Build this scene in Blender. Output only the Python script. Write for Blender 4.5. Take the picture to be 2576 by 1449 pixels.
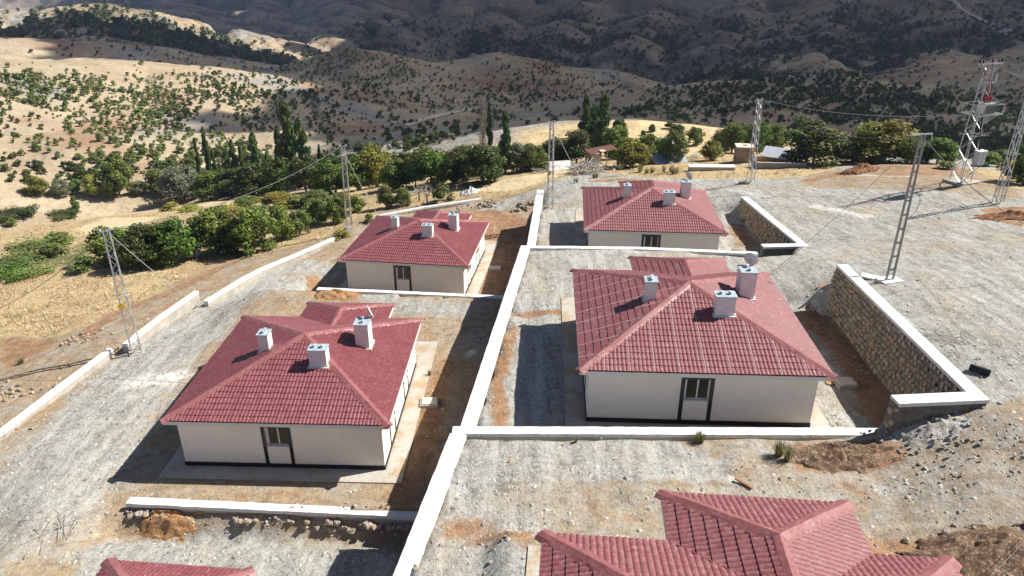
import bpy, math, random
import numpy as np
from mathutils import Vector, Matrix

# ------------------------------------------------------------------ camera, sky, sun
for o in list(bpy.data.objects): bpy.data.objects.remove(o)
SC = bpy.context.scene
COL = SC.collection
CAMZ, FOCAL, PITCH = 30.0, 1832.96, math.radians(25.36)      # focal in units of a 2576 px wide frame
cam = bpy.data.cameras.new('camera'); camo = bpy.data.objects.new('camera', cam); COL.objects.link(camo)
cam.sensor_width = 36; cam.lens = 36*FOCAL/2576; cam.clip_start = 0.5; cam.clip_end = 9000
camo.location = (0, 0, CAMZ); camo.rotation_euler = (math.pi/2-PITCH, 0, 0)
SC.camera = camo
SUN_AZ, SUN_EL = math.radians(74), math.radians(46)
world = bpy.data.worlds.new('World'); SC.world = world; world.use_nodes = True
wn = world.node_tree.nodes; wl = world.node_tree.links; wn.clear()
sky = wn.new('ShaderNodeTexSky'); sky.sky_type = 'NISHITA'; sky.sun_disc = False
sky.sun_elevation = SUN_EL; sky.sun_rotation = SUN_AZ; sky.altitude = 1400; sky.air_density = 0.75; sky.dust_density = 2.2; sky.ozone_density = 0.4
bg = wn.new('ShaderNodeBackground'); bg.inputs[1].default_value = 0.068
wo = wn.new('ShaderNodeOutputWorld'); wl.new(sky.outputs[0], bg.inputs[0]); wl.new(bg.outputs[0], wo.inputs[0])
sun = bpy.data.lights.new('sun', 'SUN'); sun.energy = 5.0; sun.angle = math.radians(0.53); sun.color = (1.0, 0.955, 0.88)
suno = bpy.data.objects.new('sun', sun); COL.objects.link(suno)
SUNV = Vector((math.sin(SUN_AZ)*math.cos(SUN_EL), math.cos(SUN_AZ)*math.cos(SUN_EL), math.sin(SUN_EL)))
suno.rotation_euler = SUNV.to_track_quat('Z', 'Y').to_euler(); suno.location = (60, 20, 80)
SC.view_settings.view_transform = 'Standard'; SC.view_settings.look = 'None'
SC.view_settings.exposure = 0.72; SC.view_settings.gamma = 1.0; SC.view_settings.use_curve_mapping = False
SC.render.engine = 'CYCLES'
SC.cycles.use_denoising = True; SC.cycles.denoising_prefilter = 'NONE'; SC.cycles.denoising_input_passes = 'RGB_ALBEDO_NORMAL'
SC.cycles.max_bounces = 6; SC.cycles.diffuse_bounces = 3; SC.cycles.glossy_bounces = 2; SC.cycles.transmission_bounces = 3
SC.cycles.volume_bounces = 0; SC.cycles.transparent_max_bounces = 24; SC.cycles.caustics_reflective = False; SC.cycles.caustics_refractive = False
rng = random.Random(7)
NR = np.random.RandomState(11)

# ------------------------------------------------------------------ surveying helpers (photo pixel of a 2576 px frame -> place)
CP, SP = math.cos(PITCH), math.sin(PITCH)
def ray(px, py):
    X = (px-1288)/FOCAL; Y = -(py-724.5)/FOCAL
    return (X, CP+Y*SP, -SP+Y*CP)
def atz(px, py, z):
    r = ray(px, py); t = (z-CAMZ)/r[2]; return (r[0]*t, r[1]*t, z)
def aty(px, py, y):
    r = ray(px, py); t = y/r[1]; return (r[0]*t, y, CAMZ+r[2]*t)
def atr(px, py, d):
    r = ray(px, py); t = d/math.hypot(r[0], r[1]); return (r[0]*t, r[1]*t, CAMZ+r[2]*t)
def project(x, y, z):
    zz = z-CAMZ; d = y*CP-zz*SP; u = y*SP+zz*CP
    return 1288+FOCAL*x/d, 724.5-FOCAL*u/d, d

# ------------------------------------------------------------------ noise
_perm = NR.permutation(4096)
_grad = NR.rand(4096)*2*np.pi
def perlin(x, y, seed=0):
    xi = np.floor(x).astype(np.int64); yi = np.floor(y).astype(np.int64); xf = x-xi; yf = y-yi
    def g(ix, iy, dx, dy):
        a = _grad[_perm[(_perm[(ix+seed*131) & 4095]+iy) & 4095]]
        return np.cos(a)*dx+np.sin(a)*dy
    u = xf*xf*xf*(xf*(xf*6-15)+10); v = yf*yf*yf*(yf*(yf*6-15)+10)
    a = g(xi, yi, xf, yf); b = g(xi+1, yi, xf-1, yf); c = g(xi, yi+1, xf, yf-1); d = g(xi+1, yi+1, xf-1, yf-1)
    return ((a+(b-a)*u)*(1-v)+(c+(d-c)*u)*v)*1.5
def fbm(x, y, oct=4, seed=0):
    s = 0; a = 1.0; f = 1.0
    for k in range(oct):
        s = s+a*perlin(x*f+17.3*k, y*f-9.1*k, seed+k); a *= 0.5; f *= 2.03
    return s
def ridged(x, y, oct=4, seed=0):
    s = 0; a = 1.0; f = 1.0
    for k in range(oct):
        s = s+a*(1-2*np.abs(perlin(x*f+5.7*k, y*f+3.3*k, seed+k))); a *= 0.5; f *= 2.05
    return s*0.5
def sstep(a, b, x):
    t = np.clip((x-a)/(b-a), 0, 1); return t*t*(3-2*t)

# ------------------------------------------------------------------ survey of houses and walls
HOUSES = {'A': (-8.73, 53.24, 4.04, -7.81), 'B': (8.15, 26.07, 10.76, -2.7), 'C': (-10.98, 27.73, 7.03, -2.0),
          'D': (10.69, 50.97, 7.57, -4.41), 'E': (5.16, 4.03, 12.66, -5.1), 'F': (-13.45, 6.65, 7.3, -5.0)}
MAIN_N = [(-6.2, 0.0), (-2.12, 24.3)]               # long white wall, three steps
MAIN_M = [(-2.12, 24.3), (0.95, 47.6)]
MAIN_F = [(0.98, 47.6), (2.80, 69.0)]
def main_x(y):
    return np.where(y < 24.3, -6.2+(y-0.0)*(4.08/24.3), np.where(y < 47.6, -2.12+(y-24.3)*(3.07/23.3), 0.95+(y-47.6)*(1.85/21.4)))
RW_B = [(18.85, 38.2, 13.4), (18.28, 24.0, 13.95), (14.9, 23.75, 13.95)]      # stone retaining walls: coping line
RW_D = [(21.1, 63.4, 9.15), (21.35, 49.6, 10.0), (18.3, 49.45, 10.0)]

# ------------------------------------------------------------------ terrain
ctl = []
def C3(*pts):
    for p in pts: ctl.append(p)
def CP3(*pts):
    for (px, py, z) in pts: ctl.append(atz(px, py, z))
C3((21.1, 37, 13.0), (19.6, 31, 13.5), (19.4, 24.5, 13.8), (18.4, 23.2, 13.75), (17.0, 22.9, 13.2), (15.6, 22.6, 12.5), (19.5, 20, 13.5), (23.9, 70.6, 8.2), (22.2, 63, 9.0), (22.2, 50, 9.8),
   (38.6, 55.1, 11.2), (39.0, 61.5, 11.3), (30, 40, 13.0), (30, 30, 14.3), (36, 20, 15.3), (28, 20, 14.6), (22, 18, 13.6), (17.5, 16, 12.6),
   (25, 10, 14.2), (15, 8, 12.7), (30, 70, 8.8), (40, 72, 10.0), (19.5, 43, 11.3), (20, 47, 10.6), (14, 70, 7.1), (5, 70.5, 7.1), (10, 66, 7.4),
   (0, 2, 12.4), (6, 0, 12.4), (50, 40, 14.0), (50, 20, 17), (60, 60, 12), (20, -10, 14), (-5, -10, 11), (0, 20, 12.0), (8, 20, 12.0),
   (-23.85, 40.1, 6.6), (-16.4, 69.0, 3.5), (-20, 32, 7.0), (-18, 50, 5.7), (-17, 60, 4.5), (-22, 20, 7.3), (-24, 10, 7.6), (-12, 71, 3.4), (-5, 74, 3.6), (0, 73, 4.4), (-25.5, 30.5, 7.1), (-25, -8, 8.5), (-10, -10, 8.5), (-10, 40, 7), (-8, 60, 4))
CP3((60, 985, 6.2), (250, 820, 5.4), (0, 905, 4.9), (100, 800, 4.0), (0, 760, 2.8), (250, 700, 2.4), (430, 690, 2.9), (600, 645, 2.2), (100, 650, 0.4),
    (0, 600, -1.2), (250, 600, -0.2), (450, 560, -1.4), (100, 520, -5.4), (0, 480, -9), (300, 500, -7.4), (700, 570, 0.8), (850, 545, 1.9), (620, 480, -6.5),
    (800, 470, -4), (1000, 470, 0.6), (950, 505, 2.2), (1100, 470, 1.8), (1200, 450, 2.9), (1300, 440, 3.9), (1250, 520, 4.3), (1310, 500, 5.0), (1400, 430, 4.5), (1440, 455, 6.2),
    (1500, 440, 5.7), (1600, 430, 6.0), (1750, 425, 6.8), (1850, 402, 6.0), (1950, 420, 7.0), (2100, 430, 8.0), (2200, 415, 8.2), (2350, 430, 9.6), (2500, 430, 9.8), (2700, 440, 10),
    (1500, 385, 2.6), (1640, 388, 2.8), (1870, 392, 4.8), (2000, 395, 5.2), (2250, 398, 7.0), (2500, 398, 7.5), (1400, 405, 2.5), (1200, 420, 0.0), (1000, 440, -3), (-300, 700, 0), (-300, 500, -12), (-300, 1000, 5.5), (2900, 500, 11))
ctl = np.array(ctl)
_d = np.hypot(ctl[:, None, 0]-ctl[None, :, 0], ctl[:, None, 1]-ctl[None, :, 1])
_A = np.block([[_d+np.eye(len(ctl))*0.0, np.ones((len(ctl), 1))], [np.ones((1, len(ctl))), np.zeros((1, 1))]])
_w = np.linalg.solve(_A+np.diag([-1.2]*len(ctl)+[0]), np.append(ctl[:, 2], 0))
def rbf(x, y):
    s = np.full(x.shape, _w[-1])
    for (cx, cy, cz), w in zip(ctl, _w[:-1]): s = s+w*np.sqrt((x-cx)**2+(y-cy)**2+0.8)
    return s

RIDGES = []   # (points (x,y,z), slope, roundness, far-side slope)
def ridge(pts, slope, rnd): RIDGES.append((np.array([atr(*p) for p in pts]), slope, rnd))
ridge([(-300, 350, 195), (60, 358, 198), (170, 362, 203), (330, 360, 206), (480, 355, 210), (600, 350, 213), (690, 345, 213), (790, 362, 215), (870, 352, 225), (960, 365, 235), (1030, 390, 245), (1100, 430, 250)], .20, 8)
ridge([(-400, 130, 300), (-150, 140, 310), (0, 150, 315), (150, 150, 322), (320, 168, 330), (420, 178, 335), (520, 186, 340), (600, 215, 340), (680, 265, 335), (740, 310, 320)], .21, 12)
ridge([(-400, 85, 470), (0, 96, 480), (230, 103, 490), (330, 112, 495), (480, 160, 490), (560, 185, 480)], .26, 10)
ridge([(-200, 85, 640), (100, 64, 640), (150, 36, 645), (200, 25, 650), (260, 36, 650), (340, 66, 650), (430, 92, 655), (520, 122, 660), (600, 142, 670), (690, 152, 690)], .34, 10)
ridge([(-400, 10, 900), (-100, 15, 880), (0, 20, 860), (100, 26, 860), (180, 12, 870), (240, 5, 880), (300, 16, 880), (380, 46, 890), (450, 64, 890), (560, 102, 900), (660, 130, 910)], .3, 22)
ridge([(590, 200, 415), (700, 183, 425), (760, 179, 430), (800, 162, 430), (850, 129, 430), (880, 122, 430), (930, 131, 435), (1000, 153, 445), (1060, 159, 450), (1130, 161, 455), (1180, 149, 460), (1250, 135, 460), (1330, 151, 465), (1420, 166, 470), (1500, 171, 480), (1560, 186, 480), (1640, 211, 490), (1720, 231, 500), (1785, 247, 505), (1860, 270, 510)], .36, 9)
ridge([(880, 124, 428), (950, 240, 350), (1000, 320, 295), (1040, 360, 270)], .26, 10)
ridge([(1130, 161, 455), (1230, 250, 370), (1330, 320, 300)], .26, 10)
ridge([(1250, 137, 458), (1420, 225, 400), (1560, 290, 350), (1620, 320, 325)], .28, 8)
ridge([(1560, 188, 478), (1680, 250, 430), (1740, 285, 400)], .3, 8)
ridge([(700, 185, 424), (780, 260, 350), (830, 320, 290)], .24, 10)
ridge([(1600, 322, 262), (1640, 306, 270), (1750, 266, 275), (1900, 211, 285), (2000, 196, 290), (2130, 184, 290), (2200, 213, 285), (2240, 221, 280), (2330, 219, 275), (2420, 256, 270), (2500, 311, 265), (2576, 366, 260), (2700, 440, 250)], .34, 8)
ridge([(2000, 197, 289), (1930, 270, 230), (1880, 330, 190)], .22, 8)
ridge([(2330, 221, 274), (2360, 290, 225), (2390, 340, 190)], .24, 8)
ridge([(1250, 430, 116), (1330, 392, 121), (1450, 356, 127), (1600, 316, 132), (1680, 326, 132), (1720, 331, 132), (1850, 352, 128), (1950, 378, 124)], .22, 6)
ridge([(640, 122, 1100), (720, 100, 1100), (800, 72, 1100), (900, 52, 1120), (1000, 46, 1150), (1100, 22, 1180), (1250, 0, 1220), (1400, -20, 1250), (1700, -30, 1300), (2200, -45, 1250), (2800, -45, 1100)], .34, 22)
for sp in ([(800, 74, 1095), (870, 120, 900), (900, 150, 780)], [(1000, 48, 1145), (1010, 110, 900), (1040, 150, 760)], [(1250, 2, 1215), (1190, 80, 960), (1170, 135, 800)],
           [(1480, -10, 1240), (1400, 80, 940), (1330, 140, 760)], [(1700, -28, 1290), (1620, 60, 960), (1560, 140, 740)], [(1900, -30, 1280), (1830, 90, 860), (1790, 200, 640)],
           [(2150, -40, 1240), (2090, 60, 850), (2060, 150, 600)], [(2400, -40, 1180), (2380, 80, 760), (2370, 180, 520)], [(2700, -40, 1080), (2640, 110, 640), (2600, 230, 430)],
           [(2000, 30, 1100), (1990, 110, 760), (1960, 170, 600)]):
    ridge(sp, .36, 9)
ridge([(-400, -30, 2300), (300, -30, 2300), (600, -25, 2200), (900, -50, 2100), (1500, -90, 2100), (2100, -95, 2000), (2900, -95, 1900)], .26, 40)
ridge([(330, -30, 2290), (420, 10, 1800), (480, 40, 1450), (560, 80, 1200)], .3, 25)
ridge([(650, -28, 2190), (660, 30, 1700), (680, 80, 1350), (690, 115, 1150)], .3, 25)
ridge([(900, -48, 2090), (880, 0, 1700), (840, 40, 1400)], .3, 25)
VR = np.array([0, 120, 160, 200, 260, 330, 450, 600, 800, 1100, 1600, 2400, 5000.])
VZ = np.array([-6, -9, -20, -30, -44, -56, -66, -92, -112, -130, -135, -115, -60.])

def seg_d(x, y, ax, ay, bx, by):
    dx, dy = bx-ax, by-ay; L = dx*dx+dy*dy+1e-9
    t = np.clip(((x-ax)*dx+(y-ay)*dy)/L, 0, 1)
    return np.hypot(x-ax-t*dx, y-ay-t*dy), t
def ridge_h(x, y):
    r = np.hypot(x, y)
    best = np.interp(r, VR, VZ)
    K = 5.0
    for pts, sl, rd in RIDGES:
        d = np.full(x.shape, 1e9); z = np.zeros(x.shape)
        for a, b in zip(pts[:-1], pts[1:]):
            dd, t = seg_d(x, y, a[0], a[1], b[0], b[1])
            zz = a[2]+(b[2]-a[2])*t
            cand = dd*sl-zz
            m = cand < (d*sl-z)
            d = np.where(m, dd, d); z = np.where(m, zz, z)
        hh = z-(np.sqrt(d*d+rd*rd)-rd)*sl
        k = K*np.clip(r/400, .3, 2.5)
        q = np.clip(0.5+0.5*(hh-best)/k, 0, 1)
        best = best*(1-q)+hh*q+k*q*(1-q)*0.5
    return best

def poly_mask(x, y, poly, soft):
    """1 inside, 0 outside, soft edge; soft is one value or one per edge (edges of a convex, counter-clockwise polygon)"""
    m = np.ones(x.shape); n = len(poly)
    for i in range(n):
        ax, ay = poly[i]; bx, by = poly[(i+1) % n]
        L = math.hypot(bx-ax, by-ay)
        d = ((bx-ax)*(y-ay)-(by-ay)*(x-ax))/L
        s = soft[i] if isinstance(soft, (list, tuple)) else soft
        m = m*sstep(-s, s, d)
    return m
def gullies(x, y):
    r = np.hypot(x, y); wx = x+14*fbm(x/60, y/60, 2, 301); wy = y+14*fbm(x/60+7, y/60, 2, 302)
    g1 = np.exp(-(np.abs(perlin(wx/62, wy/62, 201))/.10)**2)*sstep(190, 280, r)*(1-sstep(620, 800, r))
    g2 = np.exp(-(np.abs(perlin(wx/150+3.3, wy/150, 211))/.10)**2)*sstep(520, 700, r)
    g3 = np.exp(-(np.abs(perlin(wx/75+1.7, wy/75, 221))/.09)**2)*sstep(600, 800, r)
    return g1, g2, g3
def height(x, y, detail=True):
    x = np.asarray(x, float); y = np.asarray(y, float)
    r = np.hypot(x, y)
    near = rbf(x, y)
    far = ridge_h(x, y)
    w = sstep(95, 150, r)
    h = near*(1-w)+np.maximum(far, -400)*w
    hy = np.where((r > 100), np.maximum(h, far), h)
    h = hy*sstep(100, 115, r)+h*(1-sstep(100, 115, r))
    h = np.where(r < 150, np.where(r > 100, h, np.maximum(h, -50)), h)
    # yards
    hd = .08
    mx = main_x(y)
    left = sstep(hd, -hd, x-mx-.08); right = 1-left
    inY = lambda a, b, sa, sb: sstep(a-sa, a+sa, y)*(1-sstep(b-sb, b+sb, y))
    # left terraces
    h = h*(1-left*inY(-30, 25.0, 5, 1.0)*sstep(-21, -17, x))+left*inY(-30, 25.0, 5, 1.0)*sstep(-21, -17, x)*6.95
    yA = 46.75-.1033*(x-.7)-.15
    mC = left*inY(24.9, yA, .5, hd)*sstep(-22, -17.5, x); h = h*(1-mC)+mC*7.0
    mA = left*inY(yA, 73.5, hd, 3.5)*sstep(-19, -15, x); h = h*(1-mA)+mA*(4.0+0.35*sstep(62, 72, y))
    # right terraces
    mE = right*inY(-30, 24.08, 5, hd)*(1-sstep(12.0, 16.5, x)); h = h*(1-mE)+mE*(12.0+.45*sstep(20, 12, y))
    xb = np.interp(y, [20, 24, 38.2, 45], [18.3, 18.2, 18.7, 17.0]); sb = np.interp(y, [37.6, 39.5], [hd, 3.5])
    yD = np.interp(x, [.6, 9, 17], [47.5, 47.3, 46.6])-.12
    mB = right*inY(24.08, yD, hd, hd)*(1-np.clip(sstep(-1, 1, (x-xb+sb*.4)/sb), 0, 1)); h = h*(1-mB)+mB*10.62
    xd = np.interp(y, [47, 49.6, 63.4, 72], [19.5, 21.1, 20.9, 18.0]); sd = np.interp(y, [62.5, 65], [hd, 3.5])
    mD = right*inY(yD, 66.0, hd, 4.5)*(1-np.clip(sstep(-1, 1, (x-xd+sd*.4)/sd), 0, 1)); h = h*(1-mD)+mD*7.5
    # footing trench left open along the wall in front of the near left house
    h = h-0.62*np.exp(-((y-(23.95+.035*(-x-10)))/.75)**2)*sstep(-18.6, -17, x)*(1-sstep(-4.0, -2.8, x))*(y < 24.9)
    if detail:
        nearm = 1-sstep(70, 110, r)
        soft = nearm*(0.10*fbm(x*.35, y*.35, 3, 3)+0.035*fbm(x*1.7, y*1.7, 2, 9))
        for hx, hy_, hz, yaw in HOUSES.values():
            a = math.radians(yaw); lx = (x-hx)*math.cos(a)+(y-hy_)*math.sin(a); ly = -(x-hx)*math.sin(a)+(y-hy_)*math.cos(a)
            mm = sstep(7.4, 6.4, np.abs(lx))*sstep(-1.45, -0.85, ly)*sstep(14.4, 13.4, ly); soft = soft*(1-mm); h = h*(1-mm)+(hz-.03)*mm
        # the house pads above must not bulge through the main wall line
        h = h+soft
        fm = sstep(140, 260, r)
        amp = np.clip(r/300, .5, 3.0)
        amp2 = np.interp(r, [200, 300, 500, 700, 1000, 2000], [.4, .4, .6, 2.4, 4.0, 6.0])
        h = h+fm*amp2*(1.8*ridged(x/(120+r*.12), y/(120+r*.12), 4, 21)-.9)+fm*.6*fbm(x/26, y/26, 3, 40)
        g1, g2, g3 = gullies(x, y); h = h-1.5*g1*(1+sstep(450, 600, r))-np.interp(r, [600, 1000, 2000], [9, 17, 26])*g2-np.interp(r, [600, 1000, 2000], [3, 6, 9])*g3
        h = h+sstep(95, 140, r)*0.5*fbm(x/14, y/14, 3, 50)
    return h
def hz(x, y): return float(height(np.array([x]), np.array([y]))[0])

_T = np.geomspace(14, 420, 700)
def gp(px, py):
    """place on the ground that is seen at a photo pixel"""
    r = ray(px, py); h_ = math.hypot(r[0], r[1])
    xs, ys, zs = r[0]/h_*_T, r[1]/h_*_T, CAMZ+r[2]/h_*_T
    hh = height(xs, ys, False); d = zs-hh
    k = np.argmax(d < 0) if (d < 0).any() else len(_T)-1
    if k == 0: k = 1
    f = d[k-1]/(d[k-1]-d[k]+1e-9); t = _T[k-1]+(_T[k]-_T[k-1])*f
    x, y = r[0]/h_*t, r[1]/h_*t
    return x, y, hz(x, y)

# ------------------------------------------------------------------ material helpers
class NT:
    def __init__(s, name):
        s.m = bpy.data.materials.new(name); s.m.use_nodes = True; s.t = s.m.node_tree; s.n = s.t.nodes; s.l = s.t.links; s.n.clear()
        s.out = s.n.new('ShaderNodeOutputMaterial'); s.b = s.n.new('ShaderNodeBsdfPrincipled'); s.l.new(s.b.outputs[0], s.out.inputs[0])
        s.b.inputs['Roughness'].default_value = .85; s.b.inputs['Specular IOR Level'].default_value = .25
    def put(s, sock, v):
        if hasattr(v, 'is_output') or isinstance(v, bpy.types.NodeSocket): s.l.new(v, sock)
        else:
            if isinstance(v, (tuple, list)) and len(v) == 3 and sock.type == 'RGBA': v = (*v, 1)
            sock.default_value = v
    def coord(s, which='Object'): return s.n.new('ShaderNodeTexCoord').outputs[which]
    def pos(s): return s.n.new('ShaderNodeNewGeometry').outputs['Position']
    def mapping(s, v, scale=(1, 1, 1), rot=(0, 0, 0)):
        n = s.n.new('ShaderNodeMapping'); s.l.new(v, n.inputs[0]); n.inputs['Scale'].default_value = scale; n.inputs['Rotation'].default_value = rot; return n.outputs[0]
    def noise(s, v, scale, detail=4, rough=.55, dist=0.0):
        n = s.n.new('ShaderNodeTexNoise'); s.l.new(v, n.inputs['Vector']); n.inputs['Scale'].default_value = scale
        n.inputs['Detail'].default_value = detail; n.inputs['Roughness'].default_value = rough; n.inputs['Distortion'].default_value = dist; return n.outputs[0]
    def voro(s, v, scale, feat='F1', out='Distance', rnd=1.0):
        n = s.n.new('ShaderNodeTexVoronoi'); n.feature = feat; s.l.new(v, n.inputs['Vector']); n.inputs['Scale'].default_value = scale; n.inputs['Randomness'].default_value = rnd
        return n.outputs[out]
    def ramp(s, f, stops, interp='LINEAR'):
        n = s.n.new('ShaderNodeValToRGB'); s.l.new(f, n.inputs[0]); cr = n.color_ramp; cr.interpolation = interp
        while len(cr.elements) < len(stops): cr.elements.new(.5)
        for e, (p, c) in zip(cr.elements, stops):
            e.position = p; e.color = (c, c, c, 1) if isinstance(c, (int, float)) else (*c, 1)
        return n.outputs[0]
    def mix(s, f, a, b, mode='MIX'):
        n = s.n.new('ShaderNodeMix'); n.data_type = 'RGBA'; n.blend_type = mode
        s.put(n.inputs[0], f); s.put(n.inputs[6], a); s.put(n.inputs[7], b); return n.outputs[2]
    def math(s, op, a, b=0.0, clamp=False):
        n = s.n.new('ShaderNodeMath'); n.operation = op; n.use_clamp = clamp; s.put(n.inputs[0], a); s.put(n.inputs[1], b); return n.outputs[0]
    def attr(s, name, out='Fac'):
        n = s.n.new('ShaderNodeAttribute'); n.attribute_name = name; return n.outputs[out]
    def objrand(s): return s.n.new('ShaderNodeObjectInfo').outputs['Random']
    def sep(s, c):
        n = s.n.new('ShaderNodeSeparateColor'); s.l.new(c, n.inputs[0]); return n.outputs
    def bump(s, h, strength=.5, dist=.05):
        n = s.n.new('ShaderNodeBump'); s.l.new(h, n.inputs['Height']); n.inputs['Strength'].default_value = strength; n.inputs['Distance'].default_value = dist
        s.l.new(n.outputs[0], s.b.inputs['Normal'])
    def color(s, c): s.put(s.b.inputs['Base Color'], c); return s
    def rough(s, v): s.put(s.b.inputs['Roughness'], v); return s

def simple(name, c, rough=.7, metal=0, var=.18, scale=3.0, bump=0.0, spec=.3):
    t = NT(name); p = t.coord('Object')
    n = t.noise(p, scale, 5, .6)
    c1 = tuple(max(0, v*(1-var)) for v in c); c2 = tuple(min(1, v*(1+var)) for v in c)
    t.color(t.ramp(n, [(.3, c1), (.7, c2)])); t.rough(rough); t.b.inputs['Metallic'].default_value = metal; t.b.inputs['Specular IOR Level'].default_value = spec
    if bump: t.bump(t.noise(p, scale*6, 3, .6), bump, .02)
    return t.m
M = {}

def mat_ground():
    t = NT('yard_ground'); p = t.pos()
    z = t.sep(t.attr('zone', 'Color')); red, grass, grav = z[0], z[1], z[2]
    z2 = t.sep(t.attr('zone2', 'Color')); white, green, pale = z2[0], z2[1], z2[2]
    nb = t.noise(p, .22, 5, .6); nm = t.noise(p, 1.3, 6, .65); nf = t.noise(p, 7, 6, .7); st = t.voro(p, 9, 'F1', 'Color'); stf = t.voro(p, 22, 'F1', 'Color')
    stv = t.sep(st)[0]; stfv = t.sep(stf)[0]
    streak = t.noise(t.mapping(p, (.9, .09, .5), (0, 0, math.radians(-62))), 2.2, 6, .7)
    # soils
    tan = t.ramp(nm, [(.25, (.30, .215, .135)), (.5, (.42, .32, .21)), (.75, (.50, .41, .29))])
    tan = t.mix(t.ramp(nf, [(.35, 0.), (.7, .55)]), tan, (.25, .17, .10))
    gv = t.ramp(stv, [(.0, (.12, .12, .11)), (.35, (.29, .29, .265)), (.7, (.42, .42, .385)), (1., (.60, .595, .555))])
    gv2 = t.ramp(stfv, [(.0, (.10, .10, .09)), (.5, (.33, .33, .30)), (1., (.52, .515, .475))])
    gravel = t.mix(.55, gv, gv2); gravel = t.mix(.2, gravel, (.34, .34, .315))
    gravel = t.mix(t.ramp(streak, [(.42, 0.), (.60, .85)]), gravel, (.51, .505, .465))
    gravel = t.mix(t.ramp(nb, [(.50, 0.), (.66, .6)]), gravel, t.mix(t.ramp(nf, [(.4, 0.), (.65, 1.)]), (.48, .38, .265), (.33, .27, .20)))
    redc = t.ramp(nm, [(.25, (.20, .095, .046)), (.5, (.34, .185, .095)), (.75, (.46, .29, .17))])
    redc = t.mix(t.ramp(stfv, [(.72, 0.), (.95, .6)]), redc, (.46, .36, .26))
    gr = t.noise(t.mapping(p, (1, .45, 1), (0, 0, .5)), 5, 7, .75)
    grassc = t.ramp(gr, [(.25, (.28, .19, .085)), (.45, (.48, .36, .185)), (.6, (.61, .48, .275)), (.8, (.72, .60, .37))])
    grassc = t.mix(t.ramp(nb, [(.48, 0.), (.66, .6)]), grassc, t.ramp(nm, [(.3, (.29, .17, .085)), (.7, (.44, .30, .17))]))
    def th(m, lo=.38, hi=.62, k=.55):
        f = t.math('ADD', m, t.math('MULTIPLY', t.math('SUBTRACT', t.noise(p, 1.1, 7, .72), .5), k*2))
        return t.ramp(f, [(lo, 0.), (hi, 1.)])
    nL = t.noise(p, .45, 5, .6, .8)
    dk = t.noise(t.mapping(p, (.5, .14, .5), (0, 0, math.radians(-55))), 3.0, 5, .65)
    gravel = t.mix(t.ramp(dk, [(.57, 0.), (.70, .42)]), gravel, (.21, .205, .18))
    tan = t.mix(t.ramp(nL, [(.5, 0.), (.62, .7)]), tan, (.40, .37, .31))
    tan = t.mix(t.ramp(t.noise(p, .6, 4, .6, 1.2), [(.56, 0.), (.68, .6)]), tan, (.40, .22, .11))
    c = tan
    c = t.mix(th(grav), c, gravel)
    c = t.mix(th(red), c, redc)
    c = t.mix(th(grass), c, grassc)
    c = t.mix(th(pale), c, t.ramp(gr, [(.3, (.58, .45, .25)), (.7, (.78, .65, .42))]))
    c = t.mix(th(white, .42, .75), c, t.ramp(nf, [(.3, (.58, .55, .50)), (.7, (.80, .78, .74))]))
    c = t.mix(th(green), c, t.ramp(nf, [(.3, (.06, .085, .025)), (.6, (.16, .18, .06)), (.8, (.30, .27, .11))]))
    mc = t.noise(p, 2.3, 7, .82); mc2 = t.noise(t.mapping(p, (1, .4, 1), (0, 0, math.radians(-60))), 1.1, 6, .75)
    c = t.mix(t.ramp(mc, [(.36, .62), (.50, 0.)]), c, (.13, .11, .085)); c = t.mix(t.ramp(mc, [(.56, 0.), (.70, .32)]), c, (.60, .58, .53)); c = t.mix(t.ramp(mc2, [(.36, .4), (.47, 0.)]), c, (.17, .15, .12))
    # wheel tracks
    rdist = t.math('ADD', t.attr('rutdist'), t.math('MULTIPLY', t.math('SUBTRACT', t.noise(p, .8, 3, .5), .5), .5))
    trk = t.ramp(t.math('MULTIPLY', rdist, .5), [(.27, 0.), (.33, 1.), (.45, 1.), (.51, 0.)])
    brk = t.ramp(t.noise(p, .5, 4, .6), [(.36, 0.), (.56, 1.)]); trk = t.math('MULTIPLY', trk, brk)
    c = t.mix(t.math('MULTIPLY', trk, .4), c, t.mix(.5, c, (.50, .46, .39)))
    ber = t.math('MULTIPLY', t.ramp(t.math('MULTIPLY', rdist, .5), [(.22, 0.), (.26, 1.), (.30, 0.), (.48, 0.), (.53, 1.), (.58, 0.)]), brk); c = t.mix(t.math('MULTIPLY', ber, .22), c, (.22, .19, .15))
    # scattered pale chips and dark crumbs
    chip = t.voro(p, 3.1, 'F1', 'Distance'); c = t.mix(t.ramp(chip, [(.05, .6), (.10, 0.)]), c, (.54, .50, .44))
    t.color(c); t.rough(.95); t.b.inputs['Specular IOR Level'].default_value = .1
    hgt = t.math('ADD', t.math('MULTIPLY', stv, .5), t.math('ADD', t.math('MULTIPLY', stfv, .25), t.math('ADD', t.math('MULTIPLY', streak, .5), nf)))
    t.bump(t.math('SUBTRACT', hgt, t.math('MULTIPLY', trk, .4)), .9, .08)
    return t.m

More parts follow.
